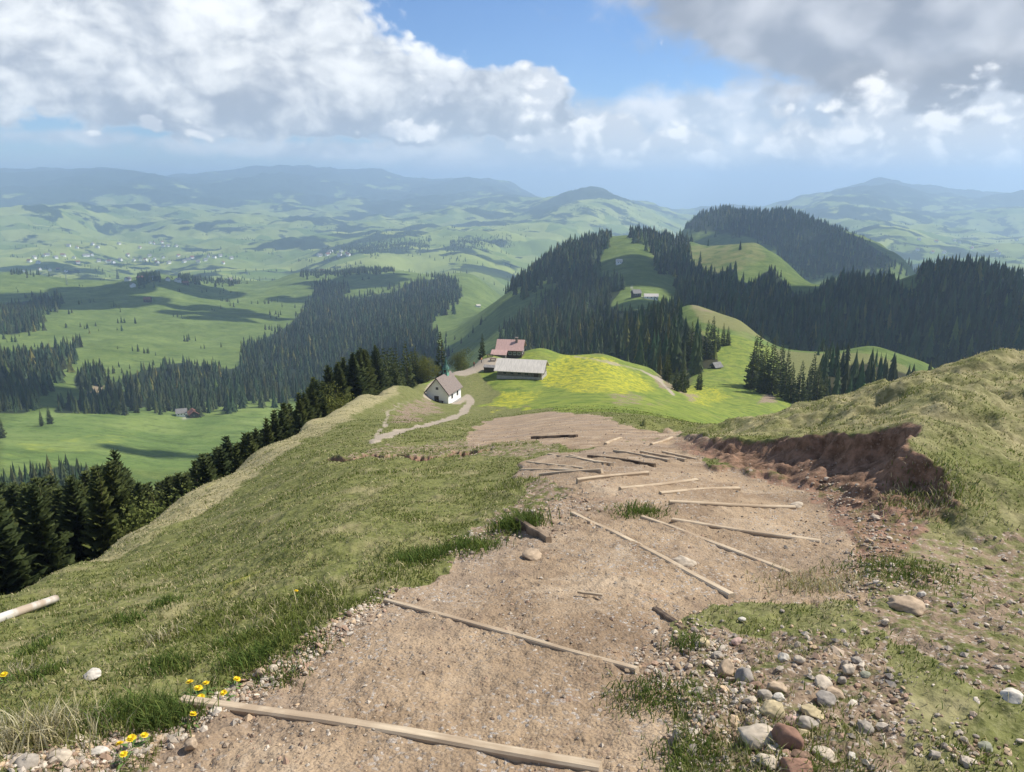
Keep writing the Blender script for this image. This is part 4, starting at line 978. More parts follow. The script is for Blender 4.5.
for u in (0.2, 1.6, 3.0): window(inn, 'y', -1, -W/2, u, 1.4, .8, .8, M_PLASTER)
window(inn, 'x', 1, L/2, -1.5, 1.4, .8, .8, M_PLASTER); window(inn, 'x', 1, L/2, 1.2, 1.4, .8, .8, M_PLASTER); door(inn, 'x', -1, -L/2, 0, 1, 2)
# small shed left of the barn, and two terrace tables by the inn
sh = hit(490, 371, 200); sh.z = float(gz(sh.x, sh.y)); shed = empty('shed', sh, R(-12)); tag(shed, 'small dark lean-to shed at the left end of the pale roofed barn', 'shed')
mesh_obj('wall', gable_walls(3.0, 2.4, 1.3, 1.7, -1), M_DARKWOOD, shed); mesh_obj('roof', gable_roof(3.0, 2.4, 1.3, 1.7, .2, .08), M_GREYROOF, shed); door(shed, 'y', -1, -1.2, .4, .8, 1.2)
def table_set(x, y, rz, lab):
    t = empty('picnic_table', (x, y, float(gz(x, y))), rz); tag(t, lab, 'table')
    b = bmesh.new(); slab(b, 0, 0, .74, 1.9, .75, .06); mesh_obj('tabletop', b, M_DARKWOOD, t)
    for s_ in (-1, 1):
        b = bmesh.new(); slab(b, 0, s_*.72, .44, 1.9, .28, .05); mesh_obj('seat', b, M_DARKWOOD, t)
        b = bmesh.new(); slab(b, s_*.7, 0, .36, .1, 1.5, .08); slab(b, s_*.7, -.4, .35, .1, .1, .76); slab(b, s_*.7, .4, .35, .1, .1, .76); mesh_obj('leg', b, M_DARKWOOD, t)
t0 = hit(490, 357, 180); table_set(t0.x, t0.y, .1, 'dark picnic table on the terrace nearest the left of the inn'); t0 = hit(493, 361, 180); table_set(t0.x, t0.y, .2, 'dark picnic table between the shed and the inn')
# generic farm house, copied for the far villages
def farmhouse(name, loc, rz, L, W, hw, hr, wm, rm, lab, cat='house', grp=None, wins=3):
    r_ = empty(name, loc, rz); tag(r_, lab, cat, grp)
    mesh_obj('wall', gable_walls(L, W, hw, hr, -3), wm, r_); mesh_obj('roof', gable_roof(L, W, hw, hr, .8, .2), rm, r_)
    for i in range(wins):
        window(r_, 'y', -1, -W/2, (i-(wins-1)/2)*L/(wins+.5), hw*.6, 1.1, 1.2, M_PLASTER)
    if wins: window(r_, 'x', 1, L/2, 0, hw*.7, 1.1, 1.2, M_PLASTER); door(r_, 'y', -1, -W/2, L*.42, 1.2, 2.1)
    return r_
def at(px, py, r0=100, up=.1):
    p = hit(px, py, r0); p.z = float(gz(p.x, p.y))+up; return p
farmhouse('farmhouse', at(182, 416, 500), R(20), 10, 8, 4.5, 8, M_PLASTER, M_GREYROOF, 'white farmhouse with a grey roof in the valley meadow', 'farmhouse')
farmhouse('farm_barn', at(193.5, 416.5, 500), R(-60), 13, 9, 4, 7.5, M_DARKWOOD, M_REDROOF2, 'brown barn beside the white farmhouse in the valley meadow', 'barn', None, 2)
farmhouse('farmhouse', at(636, 297, 600), R(15), 9, 8, 5, 8.5, M_DARKWOOD, M_GREYROOF, 'dark alpine farmhouse left of two on the second hill', 'farmhouse')
farmhouse('alpine_barn', at(651, 299, 600), R(-5), 15, 8, 3.5, 6, M_PLASTER, M_PALEROOF, 'pale long barn right of the dark farmhouse on the second hill', 'barn')
farmhouse('alpine_hut', at(619, 264, 800), R(5), 8, 7, 4, 7, M_PLASTER, M_PALEROOF, 'small white hut high on the second hill below its crest', 'hut', None, 2)
farmhouse('hay_hut', at(716, 368, 330), R(30), 3.2, 2.8, 1.1, 2.4, M_DARKWOOD, M_GREYROOF, 'tiny dark hay hut alone on the green saddle meadow', 'hut', None, 0)
farmhouse('alpine_hut', at(915, 270, 800), R(30), 7, 6, 3, 6, M_DARKWOOD, M_GREYROOF, 'dark hut on the small open knoll of the right ridge', 'hut', None, 1)
farmhouse('alpine_hut', at(478, 307, 1100), R(30), 9, 7, 3.5, 6, M_PLASTER, M_PALEROOF, 'pale hut in the shaded pasture behind the hilltop inn', 'hut', None, 1)
HP = [farmhouse('village_house', (0, 0, -50), 0, 13, 10, 6, 10, wm, rm, 'x', 'house', 'x', 2) for wm, rm in ((M_PLASTER, M_REDROOF2), (M_PLASTER, M_GREYROOF), (M_DARKWOOD, M_REDROOF2))]
used = set()
def place_house(k, p, rz, lab, grp, sc_=1.0):
    src = HP[k]
    if k not in used: o = src; used.add(k)
    else:
        o = src.copy(); COL.objects.link(o)
        for c_ in src.children:
            d = c_.copy(); COL.objects.link(d); d.parent = o
            for g_ in c_.children: e_ = g_.copy(); COL.objects.link(e_); e_.parent = d
    o.location = p; o.rotation_euler.z = rz; o.scale = (sc_,)*3; tag(o, lab, 'house', grp)
for i, (px, py) in enumerate([(40, 270), (50, 271), (58, 270), (66, 272), (24, 272), (128, 281), (140, 280), (152, 280), (168, 281), (178, 282), (186, 285), (133, 287), (322, 272), (230, 281), (148, 302)]):
    place_house([0, 1, 2, 1][i % 4], at(px, py, 1500), random.uniform(0, 3), 'farm building on the crest of the wide green hill at left', 'farm buildings on the green hill', 1.1)
vil = [(28+i*5.5+random.uniform(-3, 3), 259+random.uniform(-4, 5)) for i in range(38)]+[(335+random.uniform(-20, 20), 254+random.uniform(-2, 3)) for i in range(9)]+[(60+random.uniform(0, 130), 246+random.uniform(-3, 3)) for i in range(12)]
for i, (px, py) in enumerate(vil):
    place_house([0, 1, 1][i % 3], at(px, py, 3300), random.uniform(0, 3), 'tiny pale village house on the far valley floor at left', 'village houses on the valley floor', 1.45)
vil = [(random.uniform(900, 1020), random.uniform(240, 256)) for i in range(12)]
for i, (px, py) in enumerate(vil):
    place_house([0, 1, 1][i % 3], at(px, py, 3600), random.uniform(0, 3), 'tiny pale farmhouse in the far valley beyond the right ridge', 'farmhouses beyond the right ridge', 1.3)
# power line mast on the green hill
mp = at(67, 285, 1500); ms = empty('power_mast', mp, .4); tag(ms, 'thin pale lattice power mast on the green hill at far left', 'mast')
b = bmesh.new()
for sx_ in (-1, 1):
    for sy_ in (-1, 1):
        v0 = [bm_ for bm_ in ()]
        for k_ in range(12):
            t0_, t1_ = k_/12, (k_+1)/12; w0, w1 = 2.2*(1-t0_)+.25, 2.2*(1-t1_)+.25
            for (A_, B_) in (((sx_*w0, sy_*w0, 34*t0_), (sx_*w1, sy_*w1, 34*t1_)), ((sx_*w0, sy_*w0, 34*t0_), (-sx_*w1, sy_*w1, 34*t1_)), ((sx_*w0, sy_*w0, 34*t0_), (sx_*w1, -sy_*w1, 34*t1_))):
                A_ = Vector(A_); B_ = Vector(B_); d = (B_-A_).normalized(); n1 = d.orthogonal().normalized()*.16; n2 = d.cross(n1).normalized()*.16
                va = [b.verts.new(A_+q_) for q_ in (n1, n2, -n1, -n2)]; vb = [b.verts.new(B_+q_) for q_ in (n1, n2, -n1, -n2)]
                for i in range(4): b.faces.new((va[i], va[(i+1) % 4], vb[(i+1) % 4], vb[i]))
mesh_obj('lattice', b, M_METAL, ms)
for zz in (25, 29, 33): b = bmesh.new(); box(b, -5, 5, -.2, .2, zz, zz+.35); mesh_obj('cross_arm', b, M_METAL, ms)
# ------------------------------------------------------------------ two walkers by the inn
def skin(name, pts, edges, rad, mat, parent=None, sub=2):
    me = bpy.data.meshes.new(name); me.from_pydata(pts, edges, []); o = link(name, me, mat, parent)
    md = o.modifiers.new('skin', 'SKIN')
    for i, r_ in enumerate(rad): me.skin_vertices[0].data[i].radius = r_ if isinstance(r_, tuple) else (r_, r_)
    me.skin_vertices[0].data[0].use_root = True
    o.modifiers.new('sub', 'SUBSURF').levels = sub; o.modifiers['sub'].render_levels = sub; return o
def mm(nm, c_): return simple(nm, c_, .85, .12, 12, .2, .003)
M_SKIN = mm('skin', (.50, .32, .24)); M_HAIR = mm('hair', (.06, .04, .03)); M_TROU = mm('trousers', (.05, .055, .07)); M_SHOE = mm('shoe', (.05, .04, .035))
def person(loc, rz, jm, lab, stride=.16):
    r_ = empty('person', loc, rz); tag(r_, lab, 'person')
    pts = [(0,0,.98),(0,0,1.18),(0,0,1.40),(0,.0,1.50),(0,.02,1.58),(0,.03,1.68),(.18,0,1.41),(.24,-.03,1.15),(.25,.08,.92),(.25,.12,.84),(-.18,0,1.41),(-.24,.04,1.15),(-.25,-.02,.92),(-.25,0,.84),
           (.10,0,.92),(.10,stride*.6,.50),(.10,stride*.4,.09),(.10,stride*.4+.15,.04),(-.10,0,.92),(-.10,-stride*.3,.50),(-.10,-stride,.10),(-.10,-stride+.14,.04)]
    ed = [(0,1),(1,2),(2,3),(3,4),(4,5),(2,6),(6,7),(7,8),(8,9),(2,10),(10,11),(11,12),(12,13),(0,14),(14,15),(15,16),(16,17),(0,18),(18,19),(19,20),(20,21)]
    rd_ = [(.15,.10),(.13,.09),(.15,.10),.055,.085,.085,.06,.045,.035,.03,.06,.045,.035,.03,.085,.055,.04,.04,.085,.055,.04,.04]
    b = skin('body', pts, ed, rd_, M_SKIN, r_)
    jp = pts[0:3]+[pts[6], pts[7], pts[8], pts[10], pts[11], pts[12]]
    skin('jacket', jp, [(0,1),(1,2),(2,3),(3,4),(4,5),(2,6),(6,7),(7,8)], [(.17,.12),(.15,.11),(.17,.12),.075,.06,.05,.075,.06,.05], jm, r_)
    skin('trousers', [pts[0], *[(p[0], p[1], p[2]+(.03 if p[2] < .2 else 0)) for p in (pts[14], pts[15], pts[16], pts[18], pts[19], pts[20])]], [(0,1),(1,2),(2,3),(0,4),(4,5),(5,6)], [(.16,.12),.10,.07,.055,.10,.07,.055], M_TROU, r_)
    for a_, b_i in ((16, 17), (20, 21)): skin('shoe', [(pts[a_][0], pts[a_][1]-.05, .05), pts[b_i]], [(0,1)], [.052, .048], M_SHOE, r_)
    h_ = bmesh.new(); bmesh.ops.create_icosphere(h_, subdivisions=3, radius=.108, matrix=Matrix.Translation((0, .005, 1.71)) @ Matrix.Diagonal((.9, 1.05, .85, 1)))
    for v in list(h_.verts):
        if v.co.z < 1.66 and v.co.y > 0.02: h_.verts.remove(v)
    mesh_obj('hair', h_, M_HAIR, r_, True)
    f_ = bmesh.new(); bmesh.ops.create_icosphere(f_, subdivisions=1, radius=.016, matrix=Matrix.Translation((0, .125, 1.64))); mesh_obj('nose', f_, M_SKIN, b, True)
    for s_ in (-1, 1): f_ = bmesh.new(); bmesh.ops.create_icosphere(f_, subdivisions=1, radius=.011, matrix=Matrix.Translation((s_*.034, .108, 1.665))); mesh_obj('eye', f_, M_SHOE, b, True)
pw = at(481.5, 363, 190, 0); pw = Vector((pw.x-2.1, pw.y-2.2, 0)); pw.z = float(gz(pw.x, pw.y))
person(pw, R(150), mm('brown_jacket', (.28, .10, .06)), 'walker in a reddish brown jacket, the left one on the dirt yard by the inn')
person(at(481.5, 363, 190, 0), R(60), mm('orange_jacket', (.60, .22, .08)), 'walker in an orange jacket, the right one on the dirt yard by the inn', .22)
# ------------------------------------------------------------------ timber step edges on the trail
def wood_mat(name, c0, c1):
    m, s = new_mat(name); v = s.n('ShaderNodeTexCoord').outputs['Object']
    g = s.noise(s.vm('MULTIPLY', v, (2.0, 40, 40)), 1.0, 5, .65); st = s.noise(v, 2.2, 4, .6)
    cc = s.mix(s.ss(g, .3, .7), c0, c1); cc = s.mix(s.m('MULTIPLY', s.ss(st, .42, .60), .75), cc, (.34, .25, .165))
    return finish(m, s, cc, .85, g, .5, .004, .2)
M_TIMBER = wood_mat('pale_timber', (.36, .28, .19), (.60, .49, .345)); M_WPOLE = wood_mat('bleached_wood', (.46, .43, .38), (.64, .61, .56)); M_OLDPLANK = wood_mat('dark_plank', (.035, .025, .02), (.09, .065, .05))
def beam(name, p0, p1, w_, h_, mat, sink=0.0, seed=0, parent=None, bend=.004, follow=True):
    """a squared beam between two ground points following the ground a little, with worn edges"""
    p0 = Vector(p0); p1 = Vector(p1); L = (p1-p0).length; d = (p1-p0)/L; sd = Vector((-d.y, d.x, 0)).normalized(); up = d.cross(sd)*-1
    if up.z < 0: up = -up
    g = random.Random(seed); n_ = max(4, int(L/.35)); bm = bmesh.new(); rings = []
    for i in range(n_+1):
        t = i/n_; c_ = p0+d*L*t+sd*(math.sin(t*3.1+seed)*bend*L*.4)
        if follow:
            tt = np.clip(t*L+np.linspace(-.35, .35, 9), .12, L-.12) if L > .4 else np.full(3, L/2); sg_ = 1 if sd.x*c_.x+sd.y*c_.y < 0 else -1
            c_.z = float(np.mean(gz(p0.x+d.x*tt+sd.x*sg_*(w_*.5+.05), p0.y+d.y*tt+sd.y*sg_*(w_*.5+.05))))+(p1.z-p0.z)/L*(t*L-float(np.mean(tt)))
        ww = w_/2*(1+g.uniform(-.06, .06)); hh = h_; cf = w_*.16; j = g.uniform(-.003, .003)
        pts = [(-ww, -hh), (-ww, -cf), (-ww+cf, 0), (ww-cf, 0), (ww, -cf), (ww, -hh)]
        rings.append([bm.verts.new(c_+sd*a+up*(b+sink+j)) for a, b in pts])
    for a, b in zip(rings[:-1], rings[1:]):
        for i in range(6): bm.faces.new((a[i], a[(i+1) % 6], b[(i+1) % 6], b[i]))
    bm.faces.new(rings[0]); bm.faces.new(rings[-1][::-1])
    # object frame along the beam so the grain runs with it
    M_ = Matrix((( d.x, sd.x, up.x, p0.x), (d.y, sd.y, up.y, p0.y), (d.z, sd.z, up.z, p0.z), (0, 0, 0, 1)))
    bm.transform(M_.inverted()); o = mesh_obj(name, bm, mat, parent, False); o.matrix_world = M_; return o
for i, ((x0, y0), (x1, y1), w_, lab) in enumerate(STEPS):
    p0, p1 = STEP3[i]
    o = beam('timber_step', p0, p1, w_*.8, .12, M_TIMBER, .010 if i < 8 else .022, i)
    tag(o, lab, 'step', 'timber steps on the trail')
o = beam('timber_step', hit(588, 457), hit(655, 467), .035, .08, M_OLDPLANK, .022, 33); tag(o, 'dark weathered timber step in the upper fan', 'step', 'timber steps on the trail')
o = beam('plank', hit(532, 439), hit(577, 437), .06, .06, M_OLDPLANK, .05, 5); tag(o, 'dark plank lying across the upper bare patch', 'plank')
o = beam('drain_rail', hit(516, 528)+Vector((0, 0, .05)), hit(549, 543)+Vector((0, 0, .0)), .05, .09, M_OLDPLANK, .05, 3, None, .0, False); tag(o, 'black drain rail sticking out beside a grass tuft at the left trail edge', 'drain rail')
o = beam('drain_rail', hit(655, 609), hit(684, 630), .035, .05, M_OLDPLANK, .02, 4); tag(o, 'thin dark drain rail sunk in the trail above the stone pile', 'drain rail')
o = beam('wood_splinter', hit(578, 596), hit(603, 600), .018, .012, M_TIMBER, .014, 6); tag(o, 'small loose wood splinter on the gravel trail', 'wood splinter')
# bleached pole on the left edge
def tube(name, p0, p1, r0, r1, mat, n_=14, seg=24, seed=0):
    p0 = Vector(p0); p1 = Vector(p1); L = (p1-p0).length; d = (p1-p0).normalized(); a = d.orthogonal().normalized(); b = d.cross(a); g = random.Random(seed)
    bm = bmesh.new(); rings = []
    for i in range(seg+1):
        t = i/seg; rad = (r0+(r1-r0)*t)*(1+g.uniform(-.03, .03)); rings.append([bm.verts.new((L*t, math.cos(k*2*math.pi/n_)*rad, math.sin(k*2*math.pi/n_)*rad)) for k in range(n_)])
    for q0, q1 in zip(rings[:-1], rings[1:]):
        for k in range(n_): bm.faces.new((q0[k], q0[(k+1) % n_], q1[(k+1) % n_], q1[k]))
    bm.faces.new(rings[0][::-1]); bm.faces.new(rings[-1]); o = mesh_obj(name, bm, mat, None, True)
    o.matrix_world = Matrix(((d.x, a.x, b.x, p0.x), (d.y, a.y, b.y, p0.y), (d.z, a.z, b.z, p0.z), (0, 0, 0, 1))); return o
q0 = hit(56, 603); q1 = hit(-40, 640); o = tube('wooden_pole', q0+Vector((0, 0, .045)), q1+Vector((0, 0, .06)), .038, .045, M_WPOLE); tag(o, 'bleached white round pole lying on the grass at the left edge', 'pole')
# ------------------------------------------------------------------ stones
def ico(sub):
    bm = bmesh.new(); bmesh.ops.create_icosphere(bm, subdivisions=sub, radius=1); v = np.array([v.co[:] for v in bm.verts]); f = np.array([[q.index for q in fc.verts] for fc in bm.faces]); bm.free(); return v, f
IV, IF = ico(4); I1V, I1F = ico(1); OV = np.array([(1,0,0),(-1,0,0),(0,1,0),(0,-1,0),(0,0,1),(0,0,-1.)]); OF = np.array([(0,2,4),(2,1,4),(1,3,4),(3,0,4),(2,0,5),(1,2,5),(3,1,5),(0,3,5)])
TINTS = {'tan': (.38,.29,.20), 'cream': (.46,.39,.30), 'grey': (.31,.27,.22), 'bluish grey': (.28,.25,.215), 'white': (.50,.46,.39), 'yellow': (.43,.35,.21), 'red-brown': (.25,.145,.10), 'brown': (.20,.13,.09), 'olive': (.27,.27,.20), 'pink': (.42,.29,.24), 'beige': (.45,.38,.29)}
def stone(px, py, wpx, hpx, tint, lab, flat=.62):
    p = hit(px, py+hpx*.25); dist = p.length; wr = wpx*dist/FPX/2; g = np.random.default_rng(int(px*7+py))
    v = IV.copy()
    for k in range(15):      # a few chipped planes, then pitting
        n_ = g.normal(0, 1, 3); n_ /= np.linalg.norm(n_); dd = v@n_; lim = g.uniform(.62, .90); v = v-np.outer(np.maximum(dd-lim, 0)*.85, n_)
    v += (fbm(v[:, 0]*2+px, v[:, 1]*2+v[:, 2]*1.7, 4)*.07)[:, None]*v
    hv = max(.5, min(1.1, hpx/wpx)); v = v*np.array([wr, wr*g.uniform(.75, 1.05), wr*hv*.95])
    me = np_mesh('stone', v, IF, True); t = np.array(TINTS[tint])
    nz = fbm(IV[:, 0]*3+py, IV[:, 1]*3+IV[:, 2]*2, 4); vattr(me, 'tint', np.clip(t[None]*(1+.22*nz[:, None]), .02, .9))
    o = link('stone', me, M_STONE); o.location = (p.x, p.y, float(gz(p.x, p.y))+wr*hv*.42); o.rotation_euler = (g.normal(0, .12), g.normal(0, .12), g.uniform(0, 6.28) if hpx/wpx > .7 else g.normal(0, .3))
    tag(o, lab, 'stone')
ST = [(704,643,13,12,'yellow','yellowish stone at the upper end of the stone line by the drain rail'),(727,669,21,20,'tan','rounded tan boulder beside the bluish grey one at the top of the stone pile'),(744,678,20,18,'bluish grey','bluish grey boulder touching the rounded tan one in the stone pile'),
 (756,686,16,10,'brown','flat brownish stone just under the bluish grey boulder'),(765,695,17,11,'grey','dark grey stone between the flat brown one and the yellow-tan slab'),(778,688,20,11,'tan','tan loaf shaped stone in the middle of the stone pile top row'),
 (778,697,13,8,'white','small whitish stone under the tan loaf shaped one'),(773,710,24,14,'yellow','broad yellow-tan stone in the centre of the pile'),(823,684,19,11,'cream','cream stone at the right upper side of the pile'),
 (826,700,20,14,'bluish grey','smooth bluish grey stone at the right side of the pile'),(834,693,16,10,'tan','tan stone tucked behind the smooth bluish grey one on the right'),(812,712,21,12,'yellow','long mustard yellow stone at the right of the pile'),
 (848,670,14,13,'cream','round cream stone standing apart above the pile'),(857,661,12,9,'grey','small grey stone just above the round cream one'),(865,675,10,7,'olive','small olive stone right of the round cream one'),(784,658,12,10,'white','pale grey cobble, left of two above the pile'),
 (799,660,10,8,'beige','pale beige cobble, right of two above the pile'),(757,736,40,22,'cream','largest pale cream block low in the pile'),(789,740,31,32,'red-brown','big reddish brown boulder at the bottom of the pile'),(802,758,22,12,'brown','dark brown stone under the big reddish boulder'),
 (796,767,30,12,'red-brown','flat reddish slab at the very bottom edge under the pile'),(768,762,22,11,'beige','beige stone at the bottom left of the big reddish boulder'),(825,757,25,12,'beige','beige stone at the bottom right of the pile'),
 (807,723,20,11,'grey','light grey stone below the mustard yellow one'),(803,734,14,10,'yellow','small yellow stone at the right of the big reddish boulder'),(864,728,15,13,'grey','grey stone alone on the soil right of the pile'),(678,734,13,8,'grey','grey stone on the trail left of the pile'),
 (1011,696,18,14,'white','round whitish stone near the right edge'),(738,642,13,7,'pink','flat pinkish stone above the pile'),(905,606,30,12,'tan','flat tan slab lying on the soil mound at right'),(921,595,8,8,'white','tiny bright white stone above the flat tan slab'),
 (885,622,9,7,'beige','small beige stone below the flat tan slab'),(262,673,12,11,'tan','tan stone, left of the pair at the left trail edge'),(274,670,12,11,'beige','beige stone, right of the pair at the left trail edge'),(92,675,15,8,'white','pale stone lying in the grass at lower left'),
 (192,745,13,11,'tan','rounded tan stone in the gravel under the nearest step'),(797,505,13,7,'cream','pale stone at the foot of the red cut bank'),(875,518,9,6,'beige','beige stone in the scree of the cut bank'),(684,563,24,7,'beige','pale stone embedded flat between two diagonal steps'),
 (532,556,20,7,'tan','flat tan rock embedded in the trail near the black drain rail'),(852,757,10,6,'white','small whitish stone at the bottom right of the pile by the soil'),(934,755,12,8,'grey','light grey stone at the bottom right on the soil'),(985,748,12,8,'olive','greenish stone near the bottom right corner'),
 (700,690,9,6,'grey','small grey stone on the grass strip left of the pile'),(742,620,9,5,'white','small pale stone on the turf above the stone line'),(28,762,22,14,'grey','grey rock at the bottom left corner'),(60,758,20,12,'beige','beige rock near the bottom left corner'),(100,752,16,10,'white','pale rock in the gravel at bottom left'),
 (717,655,12,10,'grey','grey stone right under the yellowish one in the stone line'),(750,700,13,9,'beige','small beige stone left of the dark grey one in the pile'),(790,720,14,9,'pink','pinkish stone between the broad yellow and the red boulder'),(842,681,10,7,'grey','small grey stone at the right rim of the pile')]
for t in ST: stone(*t)
# crushed stone strewn over trail and banks (uncountable)
Mflat = {'p': path_all, 's': np.maximum(soil, 0), 'r': np.maximum(red, 0), 'd': dry, 'b': bright, 'g': gravel}
def scatter(n_, r0, r1):
    a = rng.uniform(R(-41), R(41), n_); l = rng.uniform(math.log(r0), math.log(r1), n_); r_ = np.exp(l); x = np.sin(a)*r_; y = np.cos(a)*r_; z = gz(x, y); px, py = project(x, y, z)
    ok = (px > -40) & (px < 1064) & (py < 800); return x[ok], y[ok], z[ok], r_[ok], px[ok], py[ok]
def strew(x, y, z, size, TV, TF, cols, flatten=.6, sinkf=.25):
    n_ = len(x); th = rng.uniform(0, 6.28, n_); sc3 = size[:, None]*np.stack([rng.uniform(.7, 1.3, n_), rng.uniform(.6, 1.1, n_), rng.uniform(.4, .85, n_)], -1)
    v = TV[None]*(1+rng.uniform(-.22, .22, (n_, len(TV), 1)))*sc3[:, None, :]
    ca, sa = np.cos(th)[:, None], np.sin(th)[:, None]; X = v[..., 0]*ca-v[..., 1]*sa+x[:, None]; Y = v[..., 0]*sa+v[..., 1]*ca+y[:, None]; tl = rng.normal(0, .25, (n_, 1)); Z_ = v[..., 2]+v[..., 0]*tl+(z+size*sinkf)[:, None]
    V_ = np.stack([X, Y, Z_], -1).reshape(-1, 3); F_ = (TF[None]+np.arange(n_)[:, None, None]*len(TV)).reshape(-1, 3); return V_, F_, np.repeat(cols, len(TV), 0)
def stone_cols(n_, redness=0):
    pal = np.array([(.38,.30,.22),(.46,.40,.32),(.32,.27,.21),(.24,.17,.12),(.50,.43,.34),(.34,.23,.16),(.42,.31,.20),(.34,.29,.235)])
    c_ = pal[rng.integers(0, len(pal), n_)]*rng.uniform(.7, 1.15, (n_, 1)); return c_
parts = []
x, y, z, r_, px, py = scatter(300000, 1.9, 34); p_ = lookup(path_all, x, y); s_ = lookup(Mflat['s'], x, y); f_ = lookup(Mflat['r'], x, y)
clump = .5+.5*fbm(x*2.3, y*2.3, 3)
k = rng.random(len(x)) < np.clip(.10*p_*np.clip(clump*1.6-.2, .1, 1.2)+.15*s_*clump+.06*f_, 0, 1); k &= rng.random(len(x)) < .8
sz = np.exp(rng.normal(math.log(.0048), .42, len(x)))*(1+.9*np.minimum(s_, 1))*(1+r_*.09); sz = np.minimum(sz, .028)
parts.append(strew(x[k], y[k], z[k], sz[k], OV, OF, stone_cols(int(k.sum()))))
# coarser gravel: the trail's left margin, the stone line, the soil on the right
bands = [([(60,770),(150,745),(230,700),(300,662),(340,628),(395,592)], 14, 1900), ([(0,765),(100,752),(180,735)], 16, 900), ([(690,625),(720,665),(745,700),(770,740),(790,770)], 22, 1000), ([(640,650),(690,700),(700,760)], 26, 500), ([(780,640),(860,660),(900,720)], 45, 220), ([(870,600),(950,560),(1020,600),(1010,690)], 45, 300), ([(820,480),(880,540),(850,600)], 24, 900), ([(840,700),(930,740),(1000,760)], 40, 260), ([(430,560),(500,530),(590,500)], 16, 500)]
for pts, wd, n_ in bands:
    seg = rng.integers(0, len(pts)-1, n_); t = rng.random(n_); A_ = np.array(pts, float); qx = A_[seg, 0]*(1-t)+A_[seg+1, 0]*t+rng.normal(0, wd*.55, n_); qy = A_[seg, 1]*(1-t)+A_[seg+1, 1]*t+rng.normal(0, wd*.35, n_)
    H3 = [hit(a, min(b, 800), 1.2, 30, 500) for a, b in zip(qx, qy)]; x = np.array([h.x for h in H3]); y = np.array([h.y for h in H3]); z = np.array([h.z for h in H3]); rr0 = np.hypot(x, y)
    sz = np.clip(np.exp(rng.normal(math.log(.0070), .45, n_)), .0035, .022)*(1+rr0*.03)
    k = rr0 < 14; parts.append(strew(x[k], y[k], z[k], sz[k], I1V, I1F, stone_cols(int(k.sum()))*1.1))
off = 0; VV, FF, CC = [], [], []
for v, f, c_ in parts: VV.append(v); FF.append(f+off); CC.append(c_); off += len(v)
me = np_mesh('gravel', np.concatenate(VV), np.concatenate(FF), False); vattr(me, 'tint', np.concatenate(CC)); tag(link('gravel', me, M_STONE), 'loose crushed stone and small pebbles strewn over the trail and banks', kind='stuff')
# ------------------------------------------------------------------ grass
def blades(x, y, z, hgt, wid, cols):
    n_ = len(x); th = rng.uniform(0, 6.28, n_); ln_ = rng.uniform(.15, .95, n_)*hgt; ph = rng.uniform(0, 6.28, n_)
    sx_, sy_ = np.cos(th)*wid/2, np.sin(th)*wid/2; lx, ly = np.cos(ph)*ln_, np.sin(ph)*ln_; z0 = z-.006
    P0 = np.stack([x-sx_, y-sy_, z0], -1); P1 = np.stack([x+sx_, y+sy_, z0], -1); P2 = np.stack([x+lx*.35+sx_*.75, y+ly*.35+sy_*.75, z0+hgt*.6], -1); P3 = np.stack([x+lx*.35-sx_*.75, y+ly*.35-sy_*.75, z0+hgt*.6], -1); P4 = np.stack([x+lx, y+ly, z0+hgt*.92], -1)
    V_ = np.stack([P0, P1, P2, P3, P4], 1).reshape(-1, 3); b = np.arange(n_)[:, None]*5; F_ = np.concatenate([b+np.array([[0, 1, 2]]), b+np.array([[0, 2, 3]]), b+np.array([[3, 2, 4]])]); return V_, F_, np.repeat(cols, 5, 0)
x, y, z, r_, px, py = scatter(1050000, 1.85, 110)
p_ = lookup(path_all, x, y); s_ = np.clip(lookup(Mflat['s'], x, y), 0, 1); f_ = np.clip(lookup(Mflat['r'], x, y), 0, 1); d_ = lookup(dry, x, y); g_ = lookup(gravel, x, y)
pat = fbm(x*3.1, y*3.1, 4); pat2 = fbm(x*.9+7, y*.9, 3)
prob = np.clip(1-p_*1.6, 0, 1)*np.clip(1-s_*1.2+.9*pat2*(s_ > .2)*.6, .03, 1)*np.where((px > 640) & (py > 560), .55, 1)*(1-np.clip(f_*1.6, 0, 1))*np.clip(.68+.85*pat, .08, 1)*np.clip(1-g_*1.5, 0, 1)
k = rng.random(len(x)) < prob*.62*(1-.92*np.clip((r_-28)/75, 0, 1))
x, y, z, r_, d_, pat, pat2 = x[k], y[k], z[k], r_[k], d_[k], pat[k], pat2[k]
hgt = np.clip(rng.normal(.021, .009, len(x)), .008, .06)*(1+.9*np.clip(pat2, 0, 1))*(1+r_*.012); wid = .0022*(1+r_*.42)*rng.uniform(.7, 1.3, len(x))
green = np.array((.150, .180, .040)); olive = np.array((.235, .225, .080)); strawc = np.array((.52, .45, .26)); deep = np.array((.085, .125, .028))
mixr = rng.random(len(x)); sw = np.clip(.17+.55*d_-.35*pat, 0.04, .9)
cols = np.where((mixr < sw)[:, None], strawc, np.where((rng.random(len(x)) < .35+.5*pat2+.4*pat)[:, None], green, np.where((rng.random(len(x)) < .5)[:, None], olive, deep)))*rng.uniform(.75, 1.25, (len(x), 1))
G1 = blades(x, y, z, hgt, wid, cols)
